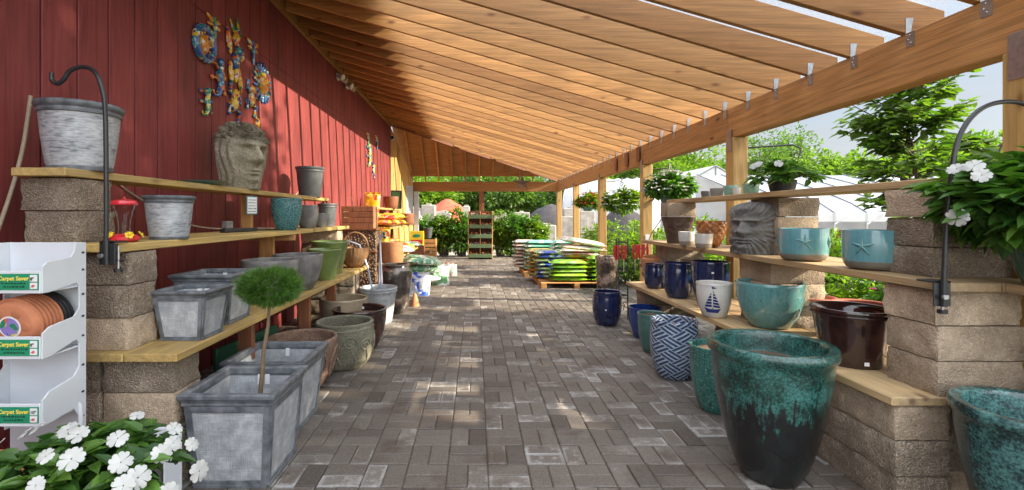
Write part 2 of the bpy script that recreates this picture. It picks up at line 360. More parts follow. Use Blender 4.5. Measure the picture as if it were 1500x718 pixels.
# mossy carved stone / brown carved
M['mossy'] = concrete('mossy_stone', (.17, .16, .105), (.34, .33, .24), .6)
M['carvedbrown'] = concrete('carved_brown', (.20, .11, .07), (.36, .23, .16), .6)
M['facestone'] = concrete('face_stone', (.27, .24, .165), (.50, .46, .36), .7)
M['greyman'] = plain('grey_cast_stone', (.15, .145, .135), .65, .45, 50, .5)
m = NT('mottled_urn'); v = m.obj(rnd=1); g = m.noise(v, 7, 6, .7); k = m.ramp(g, [(.38, (.025, .018, .015)), (.5, (.10, .07, .055)), (.62, (.36, .29, .25))]); M['mottled'] = m.out(k, .22, g, .3, .01, Coat_Weight=.6)
m = NT('dark_urn_glaze'); v = m.obj(rnd=1); g = m.noise(v, 8, 6, .7); k = m.ramp(g, [(.42, (.035, .028, .025)), (.6, (.09, .07, .06)), (.72, (.30, .28, .26))]); M['urn'] = m.out(k, .18, g, .3, .01, Coat_Weight=.8)
M['carvdark'] = plain('carved_dark', (.085, .05, .035), .5, .5, 18, .7)
M['amber'] = plain('amber_glaze', (.33, .12, .03), .25, .5, 30, .3, Coat_Weight=.6)
M['rust'] = plain('rusty_clay', (.42, .19, .08), .8, .3, 40, .6)
M['wicker'] = plain('wicker', (.25, .13, .055), .7, .45, 50, .8)
m = NT('bark_panel'); v = m.obj((1, 1, 1)); d = m.n('ShaderNodeTexVoronoi', {'Vector': v, 'Scale': 32.}).outputs['Distance']; k = m.ramp(d, [(.05, (.50, .36, .22)), (.3, (.30, .17, .09)), (.6, (.06, .035, .02))]); M['bark'] = m.out(k, .8, m.ramp(d, [(0, 1), (.6, 0)]), 1., .02)
M['blue_cane'] = plain('cane_metal', (.42, .45, .55), .3, .1, Metallic=.4)
M['yellow'] = plain('yellow_plastic', (.75, .52, .02), .4, .15); M['redp'] = plain('red_plastic', (.62, .02, .035), .3, .1, Coat_Weight=.5)
M['greenlabel'] = plain('green_card', (.01, .25, .12), .5, .05); M['lab_y'] = plain('yellow_ink', (.85, .72, .12), .5, .02); M['lab_w'] = plain('white_card', (.75, .75, .74), .5, .03)
M['lab_k'] = plain('dark_ink', (.01, .05, .03), .6, .02); M['blueframe'] = plain('blue_card_frame', (.04, .16, .22), .5)
m = NT('clear_glass'); m.out((.95, .95, .95), .03, Transmission_Weight=1., IOR=1.2); M['glass'] = m.mat
m = NT('green_glass'); m.out((.03, .09, .06), .1, Transmission_Weight=.3, IOR=1.3, Coat_Weight=.5); M['gglass'] = m.mat
# clear roof panel: mostly see-through with a faint film
m = NT('clear_roof_panel'); tr = m.n('ShaderNodeBsdfTransparent', {'Color': (.93, .95, .96, 1)}); gl = m.n('ShaderNodeBsdfGlossy', {'Color': (1, 1, 1, 1), 'Roughness': .08}); df = m.n('ShaderNodeBsdfTranslucent', {'Color': (.9, .92, .95, 1)})
a_ = m.n('ShaderNodeMixShader', {0: .06}); b_ = m.n('ShaderNodeMixShader', {0: .1}); m.l(tr.outputs[0], a_.inputs[1]); m.l(gl.outputs[0], a_.inputs[2]); m.l(a_.outputs[0], b_.inputs[1]); m.l(df.outputs[0], b_.inputs[2]); m.l(b_.outputs[0], m.o.inputs['Surface']); M['clear'] = m.mat
m = NT('poly_film'); k = m.ramp(m.noise(m.obj(), 1.5, 4), [(.35, (.36, .39, .43)), (.65, (.52, .55, .58))]); m.l(k, m.b.inputs['Base Color']); m.b.inputs['Roughness'].default_value = .35
t_ = m.n('ShaderNodeBsdfTranslucent', {'Color': (.9, .9, .9, 1)}); ms = m.n('ShaderNodeMixShader', {0: .35}); m.l(m.b.outputs[0], ms.inputs[1]); m.l(t_.outputs[0], ms.inputs[2]); m.l(ms.outputs[0], m.o.inputs['Surface']); M['film'] = m.mat
# red siding
m = NT('red_siding'); c = m.col(); g = m.noise(m.obj((40, 40, 1.6)), 1, 5, .65, .6); h = m.noise(m.obj((1, 1, .5)), 2.5, 5)
k = m.ramp(m.math('ADD', m.math('MULTIPLY', g, .5), m.math('MULTIPLY', h, .5)), [(.30, (.075, .010, .011)), (.48, (.205, .031, .031)), (.66, (.30, .056, .052))])
k = m.mix(m.ramp(m.noise(m.obj((55, 55, 4)), 1, 3, .6), [(.62, 0), (.7, .45)]), k, (.07, .008, .01))
k = m.mix(1., k, m.ramp(c, [(0, .85), (1, 1.1)]), 'MULTIPLY'); M['red'] = m.out(k, .62, g, .6, .006)
# pavers
m = NT('paver'); c = m.col(); v = m.obj(); f = m.noise(v, 110, 5, .7); g = m.noise(v, 2.2, 5, .6); e = m.noise(v, 14, 5, .65)
k = m.ramp(c, [(0, (.065, .053, .043)), (.2, (.102, .087, .072)), (.8, (.135, .117, .098)), (.97, (.16, .141, .12)), (1, (.175, .156, .135))])
k = m.mix(1., k, m.ramp(f, [(.3, .5), (.65, 1.35)]), 'MULTIPLY'); k = m.mix(m.ramp(g, [(.5, 0), (.72, .45)]), k, (.075, .05, .038))
k = m.mix(m.ramp(m.math('MULTIPLY', e, m.math('ADD', c, .42)), [(.66, 0), (.80, .5)]), k, (.36, .35, .33))
uvp = m.n('ShaderNodeSeparateXYZ', {0: m.n('ShaderNodeTexCoord').outputs['UV']}); ex = m.math('ABSOLUTE', m.math('SUBTRACT', uvp.outputs[0], .5)); ey = m.math('ABSOLUTE', m.math('SUBTRACT', uvp.outputs[1], .5))
ed = m.math('MAXIMUM', ex, ey); wob = m.noise(v, 45, 4, .7); patch = m.ramp(m.math('ADD', m.noise(v, 1.1, 3), m.math('MULTIPLY', c, .34)), [(.77, 0), (.90, 1)])
fr = m.ramp(m.math('ADD', ed, m.math('MULTIPLY', m.math('SUBTRACT', wob, .5), .35)), [(.36, 0), (.43, 1)]); k = m.mix(m.math('MULTIPLY', m.math('MULTIPLY', fr, patch), .62), k, (.40, .40, .385))
st2 = m.ramp(m.math('ADD', m.noise(v, 3.1, 4, .6), m.math('MULTIPLY', c, .12)), [(.60, 0), (.72, .7)]); k = m.mix(st2, k, (.055, .035, .024))
M['paver'] = m.out(k, m.ramp(wob, [(.3, .5), (.7, .8)]), f, .6, .004)
M['joint'] = plain('joint_sand', (.10, .075, .05), .95, .4, 60, .6)
# ground
m = NT('yard_ground'); v = m.obj(); f = m.noise(v, 18, 6, .7); g = m.noise(v, .35, 5); k = m.mix(m.ramp(g, [(.45, 0), (.6, 1)]), m.ramp(f, [(.35, (.17, .13, .10)), (.65, (.36, .31, .26))]), m.ramp(f, [(.35, (.03, .055, .015)), (.65, (.07, .11, .03))])); M['ground'] = m.out(k, .95, f, .8, .03)
M['mulchred'] = plain('red_mulch', (.42, .07, .035), .95, .5, 14, 1.); M['mulchblk'] = plain('black_mulch', (.028, .026, .03), .95, .6, 14, 1.); M['gravel'] = plain('grey_gravel', (.30, .24, .22), .95, .4, 14, 1.)
# foliage
M['lf'] = leafmat('leaf_mid', (.022, .08, .016), (.12, .24, .035)); M['lfd'] = leafmat('leaf_dark', (.012, .04, .012), (.04, .095, .022), .22, .32)
M['lfb'] = leafmat('leaf_bright', (.05, .11, .012), (.17, .24, .025), .45); M['lft'] = leafmat('leaf_tree', (.03, .075, .015), (.14, .21, .035), .45)
M['needle'] = leafmat('pine_needles', (.02, .07, .008), (.10, .21, .02), .2)
M['petal'] = leafmat('white_petal', (.42, .43, .41), (.60, .61, .58), .2, .6, (1, 1, 1)); M['petalred'] = leafmat('red_petal', (.5, .02, .02), (.65, .05, .04), .2, .6, (1, 1, 1)); M['petalpink'] = leafmat('pink_petal', (.5, .06, .15), (.65, .1, .22), .2, .6, (1, 1, 1))
# ---------------------------------------------------------------- ground and paving
g = MB(); g.add([(-300, -60, -.03), (300, -60, -.03), (300, 420, -.03), (-300, 420, -.03)], [(0, 1, 2, 3)]); structure(g.build('ground', M['ground']))
g = MB(); g.box(-2.4, 2.62, -.6, 14.42, -.028, -.009); structure(g.build('joint_sand', M['joint']))
g = MB(); C_ = .2035; gap = .0022
for i in range(-12, 13):
    for j in range(-2, 71):
        cx, cy = .06 + i * C_, .01 + j * C_
        for h in (0, 1):
            if (i + j) % 2: x0, x1, y0, y1 = cx, cx + C_, cy + h * C_ / 2, cy + (h + 1) * C_ / 2
            else: x0, x1, y0, y1 = cx + h * C_ / 2, cx + (h + 1) * C_ / 2, cy, cy + C_
            x0 += gap; y0 += gap; x1 -= gap; y1 -= gap; b = .0055; z = random.uniform(-.0022, .0022)
            t = [random.uniform(-.0009, .0009) for _ in range(4)]
            P = [(x0, y0), (x1, y0), (x1, y1), (x0, y1)]; q = [(x0 + b, y0 + b), (x1 - b, y0 + b), (x1 - b, y1 - b), (x0 + b, y1 - b)]
            vs = [(p[0], p[1], z + tt) for p, tt in zip(q, t)] + [(p[0], p[1], z - .004) for p in P] + [(p[0], p[1], -.02) for p in P]
            g.add(vs, [(0, 1, 2, 3)] + [(k, k + 4, (k + 1) % 4 + 4, (k + 1) % 4) for k in range(4)] + [(k + 4, k + 8, (k + 1) % 4 + 8, (k + 1) % 4 + 4) for k in range(4)], [((.04, .04), (.96, .04), (.96, .96), (.04, .96))] + [((.02, .02),) * 4] * 8, random.random())
structure(g.build('patio_paving', M['paver']))

# ---------------------------------------------------------------- red barn wall with its wooden annex
WX = -2.25
bw = thing('barn_wall', 'red painted board siding of the store building with a plain wooden annex at its far end', 'building', (WX, 0, 0))
g = MB(); y = 12.5
while y > -1.2:
    for z0, z1 in ((0, 2.958), (2.962, 3.74)): g.rbox(-.014, 0, y - .2175, y, z0, z1, .0035)
    y -= .228
g.build('siding', M['red'], bw)
g = MB(); g.box(-.2, -.012, -1.2, 12.494, 0, 3.95); g.build('backing_wall', plain('dark_backing', (.06, .01, .01), .9), bw)
g = MB(); g.rbox(-.01, .012, 12.502, 12.60, 0, 3.7, .003); g.build('corner_trim', M['redwood'], bw)
# annex wall runs on at a slight angle; its top follows the rear roof slope
A0, A1 = Vector((0, 12.602, 0)), Vector((.38, 14.33, 0)); d = (A1 - A0).normalized(); Ln = (A1 - A0).length; nn = 8; g = MB()
for k in range(nn):
    p, q = k / nn * Ln, (k + 1) / nn * Ln - .008; zt = [3.62 - (3.62 - 2.33) * (t_ / Ln) for t_ in (p, q)]
    nrm = Vector((d.y, -d.x, 0)); vs = []
    for off in (0, -.03):
        for t_, z_ in ((p, 0), (q, 0), (q, zt[1]), (p, zt[0])): w_ = A0 + d * t_ + nrm * off; vs.append((w_.x, w_.y, z_))
    g.add(vs, [(0, 1, 2, 3), (7, 6, 5, 4)] + [(i, i + 4, (i + 1) % 4 + 4, (i + 1) % 4) for i in range(4)])
g.build('annex_siding', M['sidingwood'], bw)
T = Matrix.Translation(A0 + d * 1.15) @ Matrix.Rotation(math.atan2(d.y, d.x), 4, 'Z')
g = MB(); g.rbox(-.02, .52, -.02, .015, 1.25, 2.15, .004, T); wn = g.build('window', M['white'], bw)
g = MB()
for k in range(20): g.box(.03, .47, -.034, -.022, 1.29 + k * .042, 1.318 + k * .042, T)
g.build('shutter', plain('shutter_grey', (.5, .52, .55), .5), wn)

# ---------------------------------------------------------------- lean-to roof
rf = thing('lean_to_roof', 'open pine lean-to roof of rafters on six posts, clear sheeting on its outer half', 'pergola roof', (0, 0, 0))
ZW, ZB, XB = 3.66, 2.31, 2.44; SL = (ZW - ZB) / (XB - WX); ang = math.atan(SL)
zr = lambda X: ZW - SL * (X - WX)
Yh = lambda X: 12.52 + (X - WX) / (XB - WX) * 1.84
g = MB(); g.rbox(-2.236, -2.195, .8, 12.5, 3.60, 3.86, .003); g.build('ledger', M['pine']['y'], rf)
beamlen = [(.6, 4.62), (4.622, 9.5), (9.502, 14.42)]
for y0, y1 in beamlen:
    g = MB(); g.rbox(2.44, 2.478, y0, y1, 2.022, 2.308, .003); g.rbox(2.4795, 2.5175, y0, y1, 2.022, 2.308, .003); g.rbox(2.519, 2.557, y0, y1, 2.022, 2.308, .003)
    g.build('beam', M['pine']['y'], rf)
g = MB(); g.rbox(-1.87, 2.438, 14.29, 14.33, 2.0, 2.285, .003); g.rbox(-1.87, 2.438, 14.332, 14.372, 2.0, 2.285, .003); g.build('header', M['pine']['x'], rf)
for k in range(6):
    y = 2.14 + 2.44 * k; z1 = 2.0195
    g = MB(); g.rbox(2.43, 2.57, y - .07, y + .07, -.02, z1, .006); p_ = g.build('post', M['post'], rf)
    g = MB(); g.rbox(2.425, 2.4285, y - .04, y + .04, z1 - .13, z1 + .08, .001); g.build('post_strap', M['galv'], p_)
g = MB(); g.rbox(.10, .24, 14.26, 14.4, -.02, 1.998, .006); g.build('post', M['redwood'], rf)
g = MB(); g.rbox(-1.85, -1.71, 14.26, 14.4, -.02, 1.998, .006); g.build('post', M['white'], rf)
yy = 2.33 - .4 * 3
k = 0
while yy < 14.25:
    xs = WX + .06
    if yy > 12.5: xs = WX + (yy - 12.5) / 1.84 * (XB - WX) + .05
    if xs < XB - .05:
        g = MB(); xe = 2.66
        poly = [(xs, zr(xs)), (xe, zr(xe)), (xe, zr(xe) + .19), (xs, zr(xs) + .19)]
        g.prism(poly, yy - .019, yy + .019); g.col = None
        r_ = g.build('rafter', M['pine']['x'], rf, bevel=.002)
        if True:
            t_ = MB(); zt = zr(2.44)
            t_.box(2.4375, 2.4395, yy - .075, yy - .021, zt - .085, zt - .004); t_.prism([(2.4365, zt - .02), (2.46, zt - .02), (2.48, zt + .085), (2.4365, zt + .085)], yy - .0225, yy - .0205)
            for a_, b_ in ((.02, .012), (.045, .02), (.065, .006)): t_.ball((2.4365, yy - .045 + b_ - .012, zt - a_), .004, n=6, m=4)
            t_.build('metal_tie', M['galv'], r_)
    yy += .4
# hip rafter and rear slope
hp0, hp1 = Vector((WX + .05, 12.53, ZW - .03)), Vector((XB, 14.32, ZB - .0))
dh = (hp1 - hp0); T = Matrix.Translation(hp0) @ dh.to_track_quat('X', 'Z').to_matrix().to_4x4()
g = MB(); g.rbox(0, dh.length, -.02, .02, -.02, .17, .003, T); g.build('hip_rafter', M['redwood'], rf)
x = -1.9
while x < 2.2:
    z0 = zr(x) + .0; y0 = Yh(x) + .05; y1 = 14.29; z1 = 2.20 + .1
    if y1 - y0 > .15:
        vs = []
        for xx in (x - .018, x + .018): vs += [(xx, y0, z0), (xx, y1, z1), (xx, y1, z1 + .14), (xx, y0, z0 + .14)]
        g = MB(); g.add(vs, [(3, 2, 1, 0), (4, 5, 6, 7)] + [(i, (i + 1) % 4, (i + 1) % 4 + 4, i + 4) for i in range(4)]); g.build('rear_rafter', M['pine']['y'], rf)
    x += .4
def panel(name, mat, poly, zf, th=.012):
    g = MB(); n = len(poly); vs = [(x, y, zf(x, y)) for x, y in poly] + [(x, y, zf(x, y) + th) for x, y in poly]
    g.add(vs, [tuple(range(n))[::-1], tuple(range(n, 2 * n))] + [(i, (i + 1) % n, (i + 1) % n + n, i + n) for i in range(n)]); return g.build(name, mat, rf)
XC = -.95
zt = lambda x, y: zr(x) + .192
panel('roof_deck', M['ply'], [(WX + .02, .7), (XC, .7), (XC, Yh(XC)), (WX + .02, 12.52)], zt)
panel('clear_roof_sheet', M['clear'], [(XC + .004, .7), (2.72, .7), (2.72, 14.44), (XC + .004, Yh(XC))], zt, .002)
def zrear(x, y):
    y0 = Yh(x); z0 = zr(x) + .145; t = (y - y0) / max(14.3 - y0, .05); return z0 + (2.45 - z0) * t if 14.3 - y0 > .05 else 2.45
panel('rear_deck', M['ply'], [(WX + .02, 12.54), (1.9, Yh(1.9) + .02), (1.9, 14.3), (WX + .02, 14.3)], zrear)

# ---------------------------------------------------------------- yard behind: blocks, mulch heaps
def heap(name, label, cat, x, y, rx, ry, h, mat, z0=-.05):
    g = MB(); n, m_ = 40, 14; rows = []
    prof = [(max(1e-6, math.sin(math.pi / 2 * i / m_)), max(0, 1 - math.sin(math.pi / 2 * i / m_)) * (1 + .75 * math.sin(math.pi / 2 * i / m_))) for i in range(m_ + 1)]
    vs = [(x, y, h)]; 
    for i in range(1, m_ + 1):
        for k_ in range(n):
            a = 2 * math.pi * k_ / n; r, z = prof[i]; q = noise.noise(Vector((math.cos(a) * r * 2, math.sin(a) * r * 2, x))) * .18; q2 = noise.noise(Vector((math.cos(a) * r * 8, math.sin(a) * r * 8, x))) * .05
            vs.append((x + rx * r * math.cos(a) * (1 + q), y + ry * r * math.sin(a) * (1 + q), z0 + (h - z0) * z * (1 + q2)))
    fs = [(0, 1 + k_, 1 + (k_ + 1) % n) for k_ in range(n)] + [(1 + i * n + k_, 1 + (i + 1) * n + k_, 1 + (i + 1) * n + (k_ + 1) % n, 1 + i * n + (k_ + 1) % n) for i in range(m_ - 1) for k_ in range(n)]
    g.add(vs, fs); return tag(g.build(name, mat, smooth=60), label, cat)
heap('mulch_pile', 'heap of red mulch rising behind the pale yard blocks', 'mulch pile', PX(655, 25), 25.5, 2.1, 1.8, PZ(291, 25), M['mulchred'])
heap('gravel_pile', 'heap of pinkish grey gravel left of the red mulch', 'gravel pile', PX(607, 21), 21.5, 1.3, 1.2, PZ(301, 21), M['gravel'])
heap('mulch_pile', 'long heap of black mulch behind the post at the far corner', 'mulch pile', PX(812, 24), 25, 2.3, 2.0, PZ(298, 24), M['mulchblk'])
heap('mulch_pile', 'heap of black mulch seen below the white hanging basket', 'mulch pile', PX(922, 17), 17.6, 1.5, 1.1, PZ(302, 17), M['mulchblk'])
nb = 0
for (px0, px1, py0, py1, Y, wd) in ((617, 637, 300, 312, 21, 'upper pale yard block beside the red mulch'), (639, 660, 310, 321, 20, 'lower pale yard block in front of the red mulch'), (600, 612, 309, 320, 20, 'yard block beside the grey gravel heap'),
        (678, 688, 302, 318, 23, 'small yard block at the right foot of the red mulch'), (754, 776, 311, 321, 24, 'yard block at the left foot of the black mulch'), (724, 742, 312, 320, 26, 'yard block just right of the seed rack'),
        (790, 815, 330, 350, 16, 'stacked yard block below the black mulch'), (822, 843, 317, 330, 19, 'pale yard block between the two far posts'), (850, 872, 309, 322, 21, 'pale yard block under the red hanging basket'), (826, 850, 305, 316, 22, 'upper pale yard block between the two far posts')):
    z1 = PZ(py0, Y); z0 = -.04; g = MB(); g.rbox(PX(px0, Y), PX(px1, Y), Y, Y + .8, z0, z1, .03)
    if z1 > .9: g.rbox((PX(px0, Y) + PX(px1, Y)) / 2 - .1, (PX(px0, Y) + PX(px1, Y)) / 2 + .1, Y + .2, Y + .6, z1, z1 + .06, .01)
    tag(g.build('yard_block', M['jersey']), wd, 'concrete block', 'concrete yard blocks')

# ---------------------------------------------------------------- greenhouses
def hoop_house(x, y, rad, length, rz, label, hh):
    t = thing('greenhouse', label, 'greenhouse', (x, y, 0), rz)
    n = 18; g = MB(); nr = 9
    prof = [(-rad, 0)] + [(-rad * math.cos(math.pi * i / n), hh - rad * .75 + rad * .75 * math.sin(math.pi * i / n) ** .9) for i in range(n + 1)] + [(rad, 0)]
    vs = []; 
    for k_ in range(nr * 4 + 1):
        yy = length * k_ / (nr * 4); sag = -.04 * math.sin(math.pi * k_ / 4) ** 2
        vs += [(p * (1 + sag * .3), yy, z + sag * (z > .1)) for p, z in prof]
    m_ = len(prof); g.add(vs, [(k_ * m_ + i, k_ * m_ + i + 1, (k_ + 1) * m_ + i + 1, (k_ + 1) * m_ + i) for k_ in range(nr * 4) for i in range(m_ - 1)])
    g.build('film_cover', M['film'], t, smooth=50)
    for yy in (0, length):
        e = MB(); e.add([(p, yy, z) for p, z in prof], [tuple(range(m_))]); e.build('end_wall', M['film'], t)
    for k_ in range(nr + 1):
        e = MB(); yy = length * k_ / nr; e.tube([(p * 1.005, yy, z + .01) for p, z in prof], .03, 6); e.build('hoop', M['galv'], t)
    return t
hoop_house(PX(985, 24) , 26, 2.2, 4.6, R(62), 'long white round-topped plastic greenhouse behind the posts', 3.35)
# gabled greenhouse
Yg = 27; xc = PX(1048, Yg); ze, za = PZ(269, Yg), PZ(243, Yg); hw = (PX(1048, Yg) - PX(1003, Yg))
t = thing('greenhouse', 'white gabled greenhouse with a steel-framed front and dark vents', 'greenhouse', (xc, Yg, 0))
g = MB(); g.add([(-hw, 0, 0), (hw, 0, 0), (hw, 0, ze), (0, 0, za), (-hw, 0, ze)], [(0, 1, 2, 3, 4)]); g.build('gable_wall', M['film'], t)
g = MB(); g.add([(-hw, 0, 0), (-hw, 0, ze), (-hw, 14, ze), (-hw, 14, 0), (hw, 0, 0), (hw, 0, ze), (hw, 14, ze), (hw, 14, 0)], [(0, 1, 2, 3), (7, 6, 5, 4)]); g.build('side_wall', M['film'], t)
g = MB(); g.add([(-hw - .1, -.1, ze), (0, -.1, za + .03), (0, 14, za + .03), (-hw - .1, 14, ze), (hw + .1, -.1, ze), (hw + .1, 14, ze)], [(0, 1, 2, 3), (1, 4, 5, 2)]); g.build('roof', M['film'], t)
g = MB(); zm = PZ(277, Yg)
for a_, b_ in (((-hw, ze), (0, za)), ((0, za), (hw, ze)), ((0, zm), (0, za)), ((-hw * .55, 0), (-hw * .55, ze + .45)), ((hw * .55, 0), (hw * .55, ze + .45)), ((-hw * .55, zm), (hw * .55, zm)), ((-hw * .55, PZ(281, Yg)), (hw * .55, PZ(281, Yg)))):
    g.tube([(a_[0], -.04, a_[1]), (b_[0], -.04, b_[1])], .045, 6)
g.build('frame', plain('steel_frame', (.16, .18, .19), .5), t)
for cx_ in (-.42, .30): 
    g = MB(); g.rbox(cx_ - .33, cx_ + .33, -.08, -.02, PZ(292, Yg), PZ(283, Yg), .02); g.build('vent', plain('dark_vent', (.03, .04, .05), .4), t)
# low wide greenhouse to the right
t = thing('greenhouse', 'low wide greenhouse with a long sagging white plastic roof', 'greenhouse', (0, 0, 0))
for s_ in range(16):
    x0, x1 = 8.6 + s_ * .95, 8.6 + (s_ + 1) * .95; g = MB(); vs = []
    for i in range(9):
        u = i / 8; y_ = 14 + 4.6 * u; z_ = 1.36 + 1.5 * (u ** .8)
        for j in range(5): vj = j / 4; vs.append((x0 + (x1 - x0) * vj, y_, z_ - .07 * math.sin(math.pi * vj) + .02 * noise.noise(Vector((x0 * 3, i, j)))))
    g.add(vs, [(i * 5 + j, i * 5 + j + 1, (i + 1) * 5 + j + 1, (i + 1) * 5 + j) for i in range(8) for j in range(4)])
    vs = [(x0, 13.98, 1.36), (x1, 13.98, 1.36), (x1, 13.98, 1.1), (x0, 13.98, 1.1)]; g.add(vs, [(0, 3, 2, 1)])
    g.build('roof_panel', M['film'], t, smooth=60)
    g = MB(); g.tube([(x0, 14 + 4.6 * u / 8, 1.375 + 1.5 * ((u / 8) ** .8)) for u in range(9)], .022, 6); g.build('roof_rib', M['seam'], t)
    g = MB(); g.tube([(x0, 14, 0), (x0, 14, 1.35)], .03, 6); g.tube([(x0, 14, 1.0), ((x0 + x1) / 2, 14, 1.35)], .02, 6); g.build('post', M['galv'], t)
g = MB(); g.box(8.6, 23.8, 18.6, 18.7, 0, 2.84); g.build('back_wall', M['film'], t)
g = MB()
for s_ in range(14): g.rbox(9 + s_ * 1.05, 9.8 + s_ * 1.05, 15, 15.8, .5, .62 + .1 * (s_ % 3), .02); g.tube([(9.4 + s_ * 1.05, 15.4, 0), (9.4 + s_ * 1.05, 15.4, .5)], .03, 6)
g.build('bench', M['redwood'], t)

# ---------------------------------------------------------------- foliage helpers
def leaves(mb, P, D, Ls, Ws, hi=False, droop=.25):
    for p, d, l, w_ in zip(P, D, Ls, Ws):
        p = Vector(p); d = Vector(d).normalized(); s_ = d.cross(Vector((random.gauss(0, .35), random.gauss(0, .35), 1))); s_ = s_.normalized() if s_.length > 1e-4 else Vector((1, 0, 0)); u = s_.cross(d)
        if hi:
            m0, m1, m2 = p + d * l * .3 - u * w_ * .1, p + d * l * .65 - u * (w_ * .1 + l * droop * .3), p + d * l * .97 - u * l * droop
            vs = [p, p + d * l * .3 + s_ * w_ * .48 + u * w_ * .1, p + d * l * .3 - s_ * w_ * .48 + u * w_ * .1, p + d * l * .66 + s_ * w_ * .36 - u * l * droop * .25, p + d * l * .66 - s_ * w_ * .36 - u * l * droop * .25, m2, m0, m1]
            mb.add(vs, [(0, 6, 1), (0, 2, 6), (6, 7, 3, 1), (6, 2, 4, 7), (7, 5, 3), (7, 4, 5)], None, random.random())
        else:
            vs = [p, p + d * l * .5 + s_ * w_ * .5 + u * w_ * .15, p + d * l - u * l * droop, p + d * l * .5 - s_ * w_ * .5 + u * w_ * .15]
            mb.add(vs, [(0, 2, 1), (0, 3, 2)], None, random.random())
def blob_points(n, rx, ry, rz, shell=.6):
    o = []
    while len(o) < n:
        v = Vector((random.gauss(0, 1), random.gauss(0, 1), random.gauss(0, 1))).normalized(); r = shell + (1 - shell) * random.random() if random.random() < .75 else random.random()
        o.append((v, Vector((v.x * rx * r, v.y * ry * r, v.z * rz * r))))
    return o
def crown_mesh(name, n_cl, per, rx, ry, rz, lsz, mat, cl=.22, gaps=.3, parent=None, loc=None, hi=False, seed=1, low=-.7):
    random.seed(seed); g = MB()
    for v, c in blob_points(n_cl, rx, ry, rz, .45):
        if v.z < low: continue
        k_ = 1 + .25 * noise.noise(v * 2.3 + Vector((seed, 0, 0))) * 2; c = c * k_; r = cl * (rx + rz) * .5 * random.uniform(.6, 1.3); tone = random.uniform(0, .5)
        for _ in range(per):
            q = Vector((random.gauss(0, .45), random.gauss(0, .45), random.gauss(0, .36))) * r; dd = (v * .6 + q.normalized() * .6 + Vector((random.gauss(0, .4), random.gauss(0, .4), random.gauss(0, .3))))
            g.col = min(1, tone + .5 * random.random()); s0 = len(g.c)
            leaves(g, [c + q], [dd], [lsz * random.uniform(.7, 1.3)], [lsz * random.uniform(.45, .7)], hi)
            for i in range(s0, len(g.c)): g.c[i] = min(1, tone + .5 * random.random())
    return g.build(name, mat, parent, loc)
def trunk_mb(h, r, limbs=5, spread=1., seed=0, top=.9):
    random.seed(seed); g = MB(); pts = [(0.12 * h * .1 * math.sin(i + seed), .1 * h * .1 * math.cos(i * 1.3 + seed), h * top * i / 6) for i in range(7)]
    pts[0] = (0, 0, -.05); g.tube(pts, [r * (1 - .11 * i) for i in range(7)], 8)
    for k_ in range(limbs):
        i = 2 + k_ % 4; b = Vector(pts[i]); a = k_ * 2.4 + seed; e = b + Vector((math.cos(a) * spread, math.sin(a) * spread, h * random.uniform(.15, .35)))
        mid = (b + e) / 2 + Vector((0, 0, h * .03)); g.tube([b, mid, e], [r * .45, r * .3, r * .12], 6)
    return g
def tree(x, y, h, rx, rz_, label, n_cl=150, per=34, lsz=.32, mat='lft', seed=1, ry=None, cat='tree', group='trees beyond the yard', zc=None, tr=.16, name='tree', loc_z=0):
    t = thing(name, label, cat, (x, y, loc_z), 0, group); zc = zc if zc is not None else h - rz_
    trunk_mb(zc + rz_ * .6, tr, 6, rx * .6, seed).build('trunk', M['trunk'], t, smooth=60)
    crown_mesh('crown', n_cl, per, rx, ry or rx, rz_, lsz, M[mat], parent=t, loc=(0, 0, zc), seed=seed)
    return t
